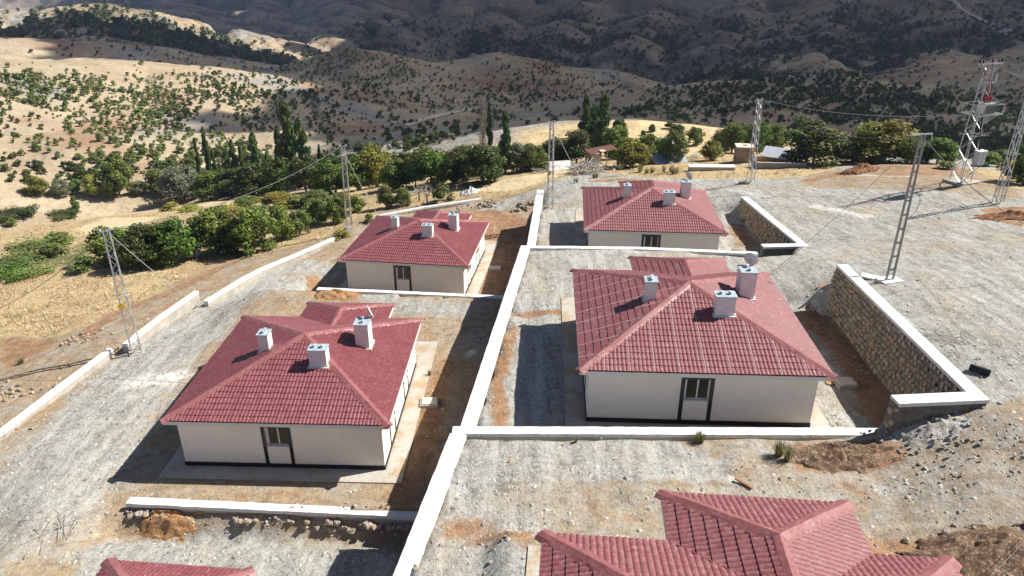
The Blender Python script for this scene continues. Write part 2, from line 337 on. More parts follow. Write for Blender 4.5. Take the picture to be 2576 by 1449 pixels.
def mat_hills():
    t = NT('dry_hillside'); p = t.pos()
    nb = t.noise(p, .008, 5, .6); nm = t.noise(p, .05, 6, .65); nf = t.noise(p, .6, 6, .7); nr = t.noise(p, .016, 4, .6, .6); ng = t.noise(t.mapping(p, (1, 1, 1), (0, 0, .9)), .011, 5, .62, 1.0)
    soil = t.ramp(nm, [(.3, (.32, .25, .17)), (.5, (.43, .35, .24)), (.7, (.53, .44, .31))])
    soil = t.mix(t.ramp(nf, [(.4, 0.), (.72, .5)]), soil, (.30, .225, .14))
    soil = t.mix(t.ramp(nr, [(.52, 0.), (.64, .75)]), soil, (.31, .17, .105))
    soil = t.mix(t.ramp(ng, [(.53, 0.), (.62, .75)]), soil, t.ramp(nf, [(.3, (.22, .225, .215)), (.7, (.34, .335, .31))]))
    soil = t.mix(t.ramp(nb, [(.55, 0.), (.68, .5)]), soil, (.20, .13, .095))
    g = t.attr('scrub')
    # scrub too far away to be built: dots that follow the cover map
    v = t.voro(p, .16, 'F1', 'Distance'); dots = t.ramp(v, [(.32, 1.), (.46, 0.)])
    v2 = t.voro(p, .36, 'F1', 'Distance'); dots2 = t.ramp(v2, [(.28, 1.), (.42, 0.)])
    cover = t.math('MULTIPLY', g, t.math('MAXIMUM', dots, t.math('MULTIPLY', dots2, t.ramp(nm, [(.45, 0.), (.55, 1.)]))))
    dense = t.ramp(g, [(.62, 0.), (.95, .85)])
    f = t.math('MAXIMUM', cover, dense, True)
    c = t.mix(f, soil, t.ramp(nf, [(.3, (.022, .032, .017)), (.7, (.045, .06, .028))]))
    gy = t.attr('gold')
    c = t.mix(gy, c, t.ramp(t.noise(p, .35, 6, .7), [(.3, (.46, .34, .18)), (.55, (.60, .47, .27)), (.75, (.68, .55, .34))]))
    fr = t.attr('farsoil_shade'); c = t.mix(t.math('MULTIPLY', fr, t.ramp(t.noise(p, .012, 5, .6), [(.35, .05), (.65, .75)])), c, t.ramp(nf, [(.3, (.085, .07, .066)), (.7, (.17, .135, .115))]))  # darker far rock and scrub, with the mountains' shade put into the colour
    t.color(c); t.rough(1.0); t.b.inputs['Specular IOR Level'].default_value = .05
    t.bump(t.math('ADD', nf, t.math('MULTIPLY', nm, 2)), .6, 1.2)
    return t.m

def mat_roof(name, c1, c2, rough, dust):
    t = NT(name); p = t.coord('Object'); w = t.pos()
    n = t.noise(w, .9, 5, .6); nf = t.noise(w, 9, 5, .65)
    c = t.mix(t.ramp(n, [(.3, 0.), (.7, 1.)]), c1, c2)
    c = t.mix(t.math('MULTIPLY', t.ramp(nf, [(.45, 0.), (.75, 1.)]), dust), c, (.40, .27, .26))
    streak = t.noise(t.mapping(w, (4, 4, .7)), 1.2, 4, .6)
    c = t.mix(t.math('MULTIPLY', t.ramp(streak, [(.55, 0.), (.75, 1.)]), dust*.7), c, (.55, .40, .38))
    v = t.voro(w, 1.5, 'F1', 'Distance', 1.0); gate = t.ramp(t.noise(w, .6, 3, .5), [(.5, 0.), (.6, 1.)])
    c = t.mix(t.math('MULTIPLY', t.ramp(v, [(.03, 1.), (.055, 0.)]), gate), c, (.70, .62, .58))
    t.color(c); t.rough(t.ramp(nf, [(.3, rough-.08), (.7, rough+.14)])); t.b.inputs['Specular IOR Level'].default_value = .42 if rough < .5 else .28
    return t.m
def mat_plaster(name, base, stain, amount, zlo=0.0):
    t = NT(name); p = t.coord('Object'); n = t.noise(p, 1.4, 5, .6); nf = t.noise(p, 40, 3, .6)
    c = t.ramp(n, [(.3, tuple(v*.95 for v in base)), (.7, base)])
    sepz = t.n.new('ShaderNodeSeparateXYZ'); t.l.new(p, sepz.inputs[0])
    splash = t.math('MULTIPLY', t.ramp(t.math('ADD', sepz.outputs[2], t.math('MULTIPLY', t.noise(p, 1.1, 5, .65), 1.1)), [(.62, 1.), (1.0, 0.)]), amount)
    c = t.mix(splash, c, stain)
    c = t.mix(t.math('MULTIPLY', t.ramp(t.noise(p, .55, 6, .65, .6), [(.48, 0.), (.66, 1.)]), .35), c, tuple(v*.80 for v in base))
    drip = t.noise(t.mapping(p, (5, 5, .35)), 1.6, 5, .65); c = t.mix(t.math('MULTIPLY', t.ramp(drip, [(.60, 0.), (.78, 1.)]), .10), c, stain)
    t.color(c); t.rough(.9); t.bump(nf, .15, .01); t.b.inputs['Specular IOR Level'].default_value = .15
    return t.m
def mat_leaf(name, dark, light, trans=.25):
    t = NT(name); tone = t.attr('tone'); r = t.objrand()
    c = t.ramp(tone, [(.0, dark), (1., light)])
    hs = t.n.new('ShaderNodeHueSaturation'); t.l.new(c, hs.inputs['Color'])
    t.l.new(t.ramp(r, [(0., .75), (1., 1.3)]), hs.inputs['Value']); t.l.new(t.ramp(t.noise(t.pos(), .21, 1, .5), [(.35, .47), (.65, .525)]), hs.inputs['Hue'])
    t.color(hs.outputs[0]); t.rough(.6); t.b.inputs['Specular IOR Level'].default_value = .25
    tr = t.n.new('ShaderNodeBsdfTranslucent'); t.l.new(hs.outputs[0], tr.inputs[0])
    mx = t.n.new('ShaderNodeMixShader'); mx.inputs[0].default_value = trans
    t.l.new(t.b.outputs[0], mx.inputs[1]); t.l.new(tr.outputs[0], mx.inputs[2]); t.l.new(mx.outputs[0], t.out.inputs[0])
    return t.m
def mat_whitewash(name='whitewash'):
    t = NT(name); p = t.pos(); n = t.noise(p, 1.2, 6, .65); nf = t.noise(p, 6, 5, .7)
    c = t.ramp(n, [(.3, (.56, .55, .52)), (.5, (.69, .685, .665)), (.75, (.76, .755, .74))])
    c = t.mix(t.ramp(t.math('ADD', nf, t.math('MULTIPLY', n, .5)), [(.80, 0.), (.98, .8)]), c, (.42, .39, .34))
    c = t.mix(t.ramp(t.noise(p, .33, 4, .6), [(.60, 0.), (.70, .55)]), c, (.46, .45, .42))
    v = t.voro(t.mapping(p, (1, 1, 1)), .9, 'DISTANCE_TO_EDGE', 'Distance')
    c = t.mix(t.ramp(v, [(.004, .45), (.012, 0.)]), c, (.35, .33, .30))
    t.color(c); t.rough(.85); t.bump(nf, .25, .02); return t.m
def mat_stone(name, cols):
    t = NT(name); p = t.pos(); r = t.objrand(); n = t.noise(p, 5, 5, .65)
    c = t.ramp(r, [(i/(len(cols)-1), c) for i, c in enumerate(cols)])
    c = t.mix(t.ramp(n, [(.4, .0), (.75, .45)]), c, (.22, .175, .13))
    t.color(c); t.rough(.95); t.bump(n, .5, .03); return t.m
def mat_chips(name, cols):
    t = NT(name); p = t.pos(); n = t.attr('tone')
    t.color(t.ramp(n, [(i/(len(cols)-1), c) for i, c in enumerate(cols)])); t.rough(.95); return t.m
def mat_glass():
    t = NT('window_glass'); p = t.coord('Object'); t.color((.012, .016, .012)); t.rough(.06); t.b.inputs['Specular IOR Level'].default_value = .5; return t.m

M['ground'] = mat_ground(); M['hills'] = mat_hills()
M['roofC'] = mat_roof('red_roof_sheet_gloss', (.175, .042, .050), (.215, .060, .068), .27, .25)
M['roofB'] = mat_roof('red_roof_sheet_dusty', (.195, .056, .063), (.24, .084, .090), .54, .42)
M['cap'] = mat_roof('red_ridge_metal', (.22, .068, .068), (.27, .096, .095), .42, .3)
M['wall'] = mat_plaster('cream_plaster', (.88, .815, .735), (.76, .69, .60), .25)
M['wallB'] = mat_plaster('cream_plaster_stained', (.87, .80, .72), (.62, .46, .31), .5)
M['fascia'] = simple('white_fascia', (.72, .69, .63), .7, 0, .06)
M['seam'] = simple('seam_sealant', (.62, .50, .48), .8, 0, .15, 6)
M['plinth'] = simple('black_bitumen', (.012, .012, .013), .55, 0, .3)
M['band'] = simple('dark_grey_band', (.055, .055, .058), .7, 0, .15)
M['pvc'] = simple('white_window_plastic', (.78, .77, .75), .4, 0, .05)
M['glass'] = mat_glass()
M['chimney'] = simple('white_chimney_plaster', (.80, .765, .715), .85, 0, .08, 4)
M['capmetal'] = simple('galvanised_cap', (.50, .58, .62), .4, .35, .15, 5)
M['steel'] = simple('galvanised_steel', (.52, .53, .54), .42, .75, .15, 4)
M['darksteel'] = simple('weathered_steel', (.30, .30, .29), .5, .6, .15, 4)
M['concrete'] = simple('concrete', (.40, .37, .32), .95, 0, .22, 1.2, .4)
M['white'] = mat_whitewash()
def mat_apron():
    t = NT('dusty_concrete'); p = t.pos(); n = t.noise(p, .7, 6, .65); nf = t.noise(p, 9, 5, .7)
    c = t.ramp(nf, [(.3, (.36, .335, .29)), (.6, (.47, .44, .385)), (.8, (.56, .53, .47))]); c = t.mix(t.ramp(n, [(.47, 0.), (.60, .9)]), c, t.ramp(nf, [(.3, (.30, .20, .12)), (.7, (.46, .35, .23))])); t.color(c); t.rough(.95); t.bump(nf, .4, .03); return t.m
M['apron'] = mat_apron()
M['mortar'] = simple('grey_mortar', (.15, .135, .115), .95, 0, .35, 3, .6)
M['stone'] = mat_stone('wall_stone', [(.34, .27, .19), (.46, .36, .24), (.54, .41, .26), (.40, .36, .30), (.52, .31, .15), (.48, .42, .33), (.60, .50, .38)])
M['rock'] = mat_stone('loose_rock', [(.26, .20, .14), (.40, .34, .27), (.33, .30, .26), (.36, .24, .15), (.46, .41, .35)])
M['chips'] = mat_chips('gravel_chips', [(.14, .14, .125), (.26, .26, .24), (.34, .30, .25), (.40, .39, .36), (.54, .51, .47)])
M['dish'] = simple('dish_paint', (.66, .63, .61), .5, 0, .08)
M['black'] = simple('black_plastic', (.012, .012, .013), .4, 0, .2)
M['leafA'] = mat_leaf('leaf_walnut', (.055, .10, .018), (.215, .285, .055))
M['leafB'] = mat_leaf('leaf_yellowing', (.13, .145, .022), (.36, .34, .07))
M['leafC'] = mat_leaf('leaf_poplar', (.036, .075, .022), (.14, .20, .06))
M['leafD'] = mat_leaf('leaf_willow', (.11, .13, .075), (.24, .25, .16))
M['leafE'] = mat_leaf('leaf_dark_scrub', (.04, .062, .018), (.14, .175, .05))
M['leafF'] = mat_leaf('leaf_fresh_scrub', (.085, .12, .03), (.22, .26, .08))
M['weed'] = mat_leaf('weed_straw', (.16, .15, .06), (.42, .38, .19)); M['weedg'] = mat_leaf('weed_green', (.10, .13, .035), (.28, .31, .10)); M['straw'] = mat_chips('dry_grass_blades', [(.30, .215, .12), (.44, .335, .195), (.55, .44, .28), (.66, .55, .37)])
M['bark'] = simple('bark', (.16, .125, .09), .95, 0, .3, 6, .5)
M['twig'] = simple('grey_twig', (.46, .40, .33), .9, 0, .2, 6)
M['wire'] = simple('cable', (.16, .16, .155), .6, .2, .1)
M['wirel'] = simple('pale_cable', (.52, .50, .47), .6, .1, .1)

# ------------------------------------------------------------------ mesh helpers
class MB:
    def __init__(s): s.v = []; s.f = []; s.tone = []
    def add(s, vs, fs, tone=None):
        b = len(s.v); s.v += [tuple(v) for v in vs]; s.f += [tuple(b+i for i in f) for f in fs]
        s.tone += [(.5 if tone is None else tone)]*len(fs); return s
    def box(s, x0, x1, y0, y1, z0, z1, M4=None, tone=None):
        vs = [(x, y, z) for z in (z0, z1) for y in (y0, y1) for x in (x0, x1)]
        if M4 is not None: vs = [M4 @ Vector(v) for v in vs]
        return s.add(vs, [(0, 2, 3, 1), (4, 5, 7, 6), (0, 1, 5, 4), (2, 6, 7, 3), (0, 4, 6, 2), (1, 3, 7, 5)], tone)
    def bar(s, a, b, w, h=None, tone=None):
        a = Vector(a); b = Vector(b); d = b-a; L = d.length
        if L < 1e-6: return s
        q = d.to_track_quat('Z', 'Y').to_matrix().to_4x4(); q.translation = a; h = h or w
        return s.box(-w/2, w/2, -h/2, h/2, 0, L, q, tone)
    def tube(s, pts, rad, n=6, cap=True, tone=None):
        pts = [Vector(p) for p in pts]; rings = []; b = len(s.v)
        rad = rad if isinstance(rad, (list, tuple)) else [rad]*len(pts)
        for i, p in enumerate(pts):
            d = (pts[min(i+1, len(pts)-1)]-pts[max(i-1, 0)]).normalized()
            up = Vector((0, 0, 1)) if abs(d.z) < .95 else Vector((1, 0, 0))
            e1 = d.cross(up).normalized(); e2 = d.cross(e1)
            for k in range(n):
                a = 2*math.pi*k/n; s.v.append(tuple(p+rad[i]*(math.cos(a)*e1+math.sin(a)*e2)))
        for i in range(len(pts)-1):
            for k in range(n):
                s.f.append((b+i*n+k, b+i*n+(k+1) % n, b+(i+1)*n+(k+1) % n, b+(i+1)*n+k)); s.tone.append(.5)
        if cap:
            s.f.append(tuple(b+k for k in range(n))); s.f.append(tuple(b+(len(pts)-1)*n+k for k in reversed(range(n)))); s.tone += [.5, .5]
        return s
    def cyl(s, c, r, h, n=12, r2=None):
        return s.tube([c, (c[0], c[1], c[2]+h)], [r, r if r2 is None else r2], n)
    def mesh(s, name, mat=None, smooth=False, tone=False):
        me = bpy.data.meshes.new(name); me.from_pydata(s.v, [], s.f)
        if mat: me.materials.append(M[mat] if isinstance(mat, str) else mat)
        if smooth: me.polygons.foreach_set('use_smooth', [True]*len(me.polygons))
        if tone:
            a = me.attributes.new('tone', 'FLOAT', 'FACE'); a.data.foreach_set('value', s.tone)
        me.update()
        if smooth and hasattr(me, 'set_sharp_from_angle'): me.set_sharp_from_angle(angle=.75)
        return me
    def build(s, name, mat, parent=None, **k): return link(name, s.mesh(name, mat, **k), parent)
def link(name, me, parent=None, loc=None, rot=None, scale=None):
    o = bpy.data.objects.new(name, me); COL.objects.link(o)
    if parent: o.parent = parent
    if loc is not None: o.location = loc
    if rot is not None: o.rotation_euler = rot
    if scale is not None: o.scale = scale
    return o
def tag(o, label=None, cat=None, group=None, kind=None):
    for k, v in (('label', label), ('category', cat), ('group', group), ('kind', kind)):
        if v: o[k] = v
    return o
def empty(name, loc=(0, 0, 0), rz=0): 
    o = link(name, None, None, loc, (0, 0, rz)); o.empty_display_size = .3; return o
def grid_mesh(name, X, Y, Z, mat, keep=None):
    n, m = X.shape
    co = np.stack([X, Y, Z], -1).reshape(-1, 3).astype(np.float32)
    i = np.arange((n-1)*(m-1)); r = i//(m-1); c = i % (m-1); a = r*m+c
    F = np.stack([a, a+1, a+m+1, a+m], -1)
    if keep is not None: F = F[keep.reshape(-1)]
    me = bpy.data.meshes.new(name); me.vertices.add(len(co)); me.vertices.foreach_set('co', co.ravel())
    me.loops.add(F.size); me.loops.foreach_set('vertex_index', F.astype(np.int32).ravel())
    me.polygons.add(len(F)); me.polygons.foreach_set('loop_start', np.arange(0, F.size, 4, dtype=np.int32)); me.polygons.foreach_set('loop_total', np.full(len(F), 4, np.int32))
    me.polygons.foreach_set('use_smooth', np.ones(len(F), bool))
    me.update(calc_edges=True); me.validate(); me.materials.append(M[mat]); return me
def soup(name, V, F, tone, mat):
    """big triangle/quad soup from numpy arrays"""
    me = bpy.data.meshes.new(name); k = F.shape[1]
    me.vertices.add(len(V)); me.vertices.foreach_set('co', V.astype(np.float32).ravel())
    me.loops.add(F.size); me.loops.foreach_set('vertex_index', F.astype(np.int32).ravel())
    me.polygons.add(len(F)); me.polygons.foreach_set('loop_start', np.arange(0, F.size, k, dtype=np.int32)); me.polygons.foreach_set('loop_total', np.full(len(F), k, np.int32))
    me.update(calc_edges=True); me.materials.append(M[mat])
    a = me.attributes.new('tone', 'FLOAT', 'FACE'); a.data.foreach_set('value', np.asarray(tone, np.float32)); return me

# ------------------------------------------------------------------ ground sheets
GX0, GX1, GY0, GY1, GS = -78.0, 78.0, -14.0, 104.0, .32
gx = np.arange(GX0, GX1+.01, GS); gy = np.arange(GY0, GY1+.01, GS)
X, Y = np.meshgrid(gx, gy); Z = height(X, Y)
gm = grid_mesh('ground', X, Y, Z, 'ground')
def sdf_poly(x, y, P):
    P = np.array(P); d = np.full(x.shape, 1e9); ins = np.zeros(x.shape, bool)
    for (ax, ay), (bx, by) in zip(P, np.roll(P, -1, 0)):
        dd, _ = seg_d(x, y, ax, ay, bx, by); d = np.minimum(d, dd)
        c = ((ay > y) != (by > y)) & (x < (bx-ax)*(y-ay)/(by-ay+1e-12)+ax); ins ^= c
    return np.where(ins, d, -d)
def area(pts, soft=1.0, amt=1.0):
    P = [gp(*p)[:2] for p in pts]; return amt*sstep(-soft, soft, sdf_poly(X, Y, P))
def world_area(P, soft=1.0, amt=1.0): return amt*sstep(-soft, soft, sdf_poly(X, Y, P))
def stroke(pts, width, amt=1.0):
    P = [gp(*p)[:2] for p in pts]; d = np.full(X.shape, 1e9)
    for a, b in zip(P[:-1], P[1:]): d = np.minimum(d, seg_d(X, Y, a[0], a[1], b[0], b[1])[0])
    return amt*np.exp(-(d/width)**2)
zr = np.zeros(X.shape); zg = zr.copy(); zv = zr.copy(); zw = zr.copy(); ze = zr.copy(); zp = zr.copy()
U = np.maximum
mx = main_x(Y); isR = (X > mx)
# grey gravel
zv = U(zv, isR*sstep(16, 24, X)*.95); zv = U(zv, (isR & (Y > 24.3))*.74); zv = U(zv, (isR & (Y <= 24.3))*.48)
zv = U(zv, isR*np.exp(-((X-mx-2.2)/2.6)**2)*(Y < 26)*.95)
zv = U(zv, area([(1180, 1100), (1700, 1100), (1850, 1180), (1800, 1215), (1400, 1215), (1130, 1300)], .8, .95))
zv = U(zv, stroke([(40, 1300), (200, 1120), (330, 960), (480, 830), (640, 730), (760, 680)], 3.6, .95))
zv = U(zv, stroke([(760, 690), (1000, 770), (1150, 775)], 2.0, .7)); zv = U(zv, stroke([(300, 1400), (600, 1380), (900, 1420)], 2.2, .8))
zv = U(zv, stroke([(1240, 525), (1320, 495), (1400, 470), (1490, 447)], 1.7, .85))
zv = zv*(1-.9*area([(2050, 430), (2576, 428), (2576, 500), (2300, 480), (2000, 470)], 2.0))
# red-orange soil
zr = U(zr, stroke([(1290, 590), (1250, 700), (1240, 745)], 1.5, .9)); zr = U(zr, world_area([(-13, 65), (-3, 62), (1.5, 56), (2.2, 70), (-2, 74), (-13, 71)], 1.5, .95))
zr = U(zr, stroke([(1050, 1180), (1090, 1010), (1120, 920)], .9, .85)); zr = U(zr, stroke([(1000, 1270), (1060, 1130)], 1.2, .7)); zr = U(zr, stroke([(330, 1330), (420, 1330), (520, 1300), (700, 1310), (960, 1330)], .8, .45))
zr = U(zr, stroke([(2050, 800), (2130, 880), (2200, 970), (2220, 1040)], 1.6, .8)); zr = U(zr, stroke([(1260, 1090), (1250, 950), (1290, 830)], .6, .75)); zr = U(zr, stroke([(1300, 790), (1400, 790), (1430, 790)], .6, .7))
zr = U(zr, area([(1990, 1110), (2260, 1105), (2300, 1150), (2180, 1190), (2000, 1190)], .7, .85)); zr = U(zr, stroke([(2200, 1390), (2350, 1400), (2560, 1380)], 1.3, .7)); zr = U(zr, stroke([(1150, 1330), (1230, 1340), (1320, 1380)], .9, .7))
zr = U(zr, area([(2460, 525), (2576, 520), (2576, 570), (2520, 560)], .6, .95)); zr = U(zr, stroke([(2030, 455), (2120, 435), (2190, 420)], 1.2, .8)); zr = U(zr, area([(2150, 405), (2400, 410), (2480, 450), (2200, 450)], 1.5, .55))
zr = U(zr, area([(0, 850), (140, 848), (130, 880), (0, 930)], .8, .8)); zr = U(zr, stroke([(220, 840), (300, 780), (420, 740), (560, 670), (600, 655)], .9, .8)); zr = U(zr, stroke([(790, 700), (820, 740), (880, 745)], 1.0, .85)); zr = U(zr, stroke([(360, 800), (480, 740), (560, 720)], .8, .6))
zr = U(zr, stroke([(1850, 570), (1880, 620)], 1.2, .7)); zr = U(zr, stroke([(1490, 455), (1560, 452), (1650, 458)], 1.0, .7))
# dry grass
zg = U(zg, area([(-200, 905), (0, 850), (140, 846), (230, 818), (264, 788), (391, 743), (447, 708), (560, 662), (700, 628), (890, 572), (960, 530), (1195, 492), (1240, 505), (1330, 478), (1490, 432), (1650, 448), (1800, 450), (1950, 450), (2040, 440), (2140, 412), (2140, 385), (1500, 385), (1000, 430), (500, 470), (-200, 470)], .6))
zg = U(zg, sstep(96, 104, np.hypot(X, Y))*1.0*((X < 35))); zg = U(zg, area([(2440, 420), (2576, 440), (2576, 480), (2500, 460)], 1.2))
# pale straw stubble
zp = U(zp, area([(-100, 545), (330, 520), (470, 500), (300, 488), (-100, 500)], 1.5, .9)); zp = U(zp, area([(180, 580), (260, 545), (420, 545), (330, 575), (250, 600)], 1.5, .8)); zp = U(zp, area([(900, 500), (1150, 475), (1330, 440), (1420, 425), (1440, 440), (1300, 480), (1190, 485)], 1.5, .75))
# white dust, lime
zw = U(zw, stroke([(330, 1000), (420, 960), (520, 940)], .9, .6)); zw = U(zw, area([(290, 960), (380, 930), (480, 930), (470, 965), (300, 985)], 1.0, .9)); zw = U(zw, stroke([(1830, 480), (1930, 492)], .8, .6)); zw = U(zw, stroke([(2050, 520), (2180, 545)], 1.0, .7)); zw = U(zw, stroke([(1400, 575), (1450, 560)], 1.2, .5))
zw = U(zw, stroke([(1830, 1205), (1850, 1210)], .35, 1.0)); zw = U(zw, stroke([(2400, 450), (2470, 455)], 1.0, .75)); zw = U(zw, stroke([(1180, 890), (1190, 885)], .4, .9)); zw = U(zw, stroke([(2160, 440), (2300, 445)], .8, .6)); zw = U(zw, stroke([(2350, 700), (2480, 760)], .8, .45))
# green garden rows and weeds
ze = U(ze, area([(90, 650), (230, 605), (250, 660), (110, 680)], .8, .62)); ze = U(ze, stroke([(1560, 425), (1700, 430), (1640, 440)], 1.8, .45)); ze = U(ze, stroke([(1500, 448), (1560, 442)], .9, .5)); ze = U(ze, stroke([(500, 560), (700, 560)], 3, .45)); ze = U(ze, stroke([(700, 540), (860, 520)], 3, .5))
ones = np.ones(X.shape)
rd = np.full(X.shape, 99.0)
for pts in ([(10, 1420), (180, 1180), (330, 985), (470, 850), (640, 735), (830, 640)], [(120, 1440), (260, 1200), (370, 1010), (500, 860), (690, 735)], [(2560, 690), (2400, 600), (2200, 520), (2000, 480), (1850, 470)], [(2570, 800), (2450, 700), (2300, 610), (2100, 545), (1900, 520)], [(2570, 620), (2350, 530), (2100, 480)], [(2560, 960), (2420, 800), (2330, 690), (2200, 600), (2000, 560)],
            [(2560, 1180), (2380, 1180), (2200, 1230), (1980, 1220), (1800, 1190), (1500, 1200), (1300, 1290)], [(2570, 1250), (2300, 1280), (2150, 1290)], [(1180, 1400), (1350, 1320), (1500, 1270), (1700, 1230)], [(1000, 800), (1080, 790), (1180, 800)], [(1060, 850), (1150, 830), (1200, 830)], [(1400, 760), (1420, 700), (1560, 660), (1800, 650), (1980, 660), (2100, 620)], [(400, 1260), (700, 1260), (950, 1275)], [(700, 660), (800, 610), (880, 600)], [(900, 780), (800, 720), (760, 670)], [(0, 1010), (120, 900), (300, 790), (440, 730)]):
    P = [gp(*p)[:2] for p in pts]
    for a, b in zip(P[:-1], P[1:]): rd = np.minimum(rd, seg_d(X, Y, a[0], a[1], b[0], b[1])[0])
ra = gm.attributes.new('rutdist', 'FLOAT', 'POINT'); ra.data.foreach_set('value', rd.astype(np.float32).ravel())
for nm, chn in (('zone', (zr, zg, zv)), ('zone2', (zw, ze, zp))):
    a = gm.color_attributes.new(nm, 'FLOAT_COLOR', 'POINT'); a.data.foreach_set('color', np.stack([*chn, ones], -1).astype(np.float32).ravel())
tag(link('ground', gm), kind='structure')

AZ = np.radians(np.linspace(-54, 54, 820)); RR = np.geomspace(84, 4200, 400)
PA, PR = np.meshgrid(AZ, RR); PX = PR*np.sin(PA); PY = PR*np.cos(PA); PZ = height(PX, PY)
inside = (PX > GX0+1) & (PX < GX1-1) & (PY < GY1-1)
keep = ~(inside[:-1, :-1] & inside[1:, :-1] & inside[:-1, 1:] & inside[1:, 1:])
onrect = (PX > GX0-.5) & (PX < GX1+.5) & (PY < GY1+.5)
hm = grid_mesh('hills', PX, PY, np.where(onrect, PZ-.25, PZ), 'hills', keep)
def scrub_cover(x, y, z):
    r = np.hypot(x, y)
    n = fbm(x/70, y/70, 4, 61); n2 = fbm(x/260, y/260, 3, 77)
    valley = np.clip((np.interp(r, VR, VZ)+26-z)/30, -1, 1)
    g1, g2, g3 = gullies(x, y); az = np.arctan2(x, y)
    cone = ((r > 560) & (r < 735) & (az < -.25))*.5+((r > 225) & (r < 300) & (az > .17) & (az < .46))*.28
    return np.clip(.40+.50*n+.35*n2+.22*valley+.42*g1+.5*g2+.3*g3+cone, 0, 1)
cov = np.clip(scrub_cover(PX, PY, PZ)+.26*sstep(480, 720, PR)-.25*sstep(260, 300, PR)*(1-sstep(470, 560, PR)), 0, 1)
gold = sstep(105, 112, PR)*(1-sstep(136, 150, PR))*sstep(-.02, .03, PA)*(1-sstep(.30, .40, PA))
gold = np.maximum(gold, sstep(84, 90, PR)*(1-sstep(112, 135, PR))*.85*(1-sstep(.35, .5, PA)))
mat_cov = np.clip(cov, 0, 1)*np.where(PR < 520, sstep(300, 520, PR)*.9, 1.0)
for nm, arr in (('scrub', mat_cov), ('gold', gold), ('farsoil_shade', sstep(560, 720, PR)*(1-.9*((PA < -.27) & (PR > 740) & (PR < 1040))))):  # last mask darkens the far slopes in colour and spares the sunlit hill
    a = hm.attributes.new(nm, 'FLOAT', 'POINT'); a.data.foreach_set('value', arr.astype(np.float32).ravel())
tag(link('hills', hm), kind='structure')
_lr = np.log(RR)
def hills_hit(px, py):
    """vectorised: first hit of photo rays with the hill sheet"""
    Xr = (px-1288)/FOCAL; Yr = -(py-724.5)/FOCAL; dy = CP+Yr*SP; dz = -SP+Yr*CP; hh = np.hypot(Xr, dy)
    az = np.arctan2(Xr, dy); ci = np.clip(((az-AZ[0])/(AZ[1]-AZ[0])), 0, len(AZ)-1.001); c0 = ci.astype(int); f = ci-c0
    prof = PZ[:, c0]*(1-f)+PZ[:, c0+1]*f
    rz = CAMZ+(dz/hh)[None, :]*RR[:, None]; below = rz < prof
    k = np.argmax(below, 0); ok = below.any(0) & (k > 0); k = np.maximum(k, 1); ar = np.arange(len(px))
    d1 = rz[k-1, ar]-prof[k-1, ar]; d2 = rz[k, ar]-prof[k, ar]; g = d1/(d1-d2+1e-9); r = RR[k-1]+(RR[k]-RR[k-1])*g
    z = prof[k-1, ar]+(prof[k, ar]-prof[k-1, ar])*g
    return r*np.sin(az), r*np.cos(az), z, r, ok

M['track'] = simple('pale_track', (.52, .46, .38), 1.0, 0, .15, .1)
def road(pix, w, name):
    pp = np.array(pix, float); t = np.linspace(0, len(pp)-1, 60); qx = np.interp(t, range(len(pp)), pp[:, 0]); qy = np.interp(t, range(len(pp)), pp[:, 1])
    x, y, z, r, ok = hills_hit(qx, qy); P = [Vector((a, b, 0)) for a, b, g in zip(x, y, ok) if g]; vs = []
    for i, p in enumerate(P):
        d = (P[min(i+1, len(P)-1)]-P[max(i-1, 0)]).normalized(); n = Vector((-d.y, d.x, 0))
        for s_ in (-1, 0, 1): q = p+n*s_*w/2; vs.append((q.x, q.y, hz(q.x, q.y)+w*.12))
    m = MB().add(vs, [(i*3+k, i*3+k+1, i*3+k+4, i*3+k+3) for i in range(len(P)-1) for k in (0, 1)]); tag(m.build(name, 'track'), kind='structure')
road([(2385, -6), (2415, 22), (2470, 52), (2500, 62)], 5, 'mountain_road'); road([(2505, 68), (2540, 88), (2590, 104)], 5, 'mountain_road'); road([(1020, 318), (1075, 298), (1150, 282), (1230, 268)], 2.6, 'dirt_track')

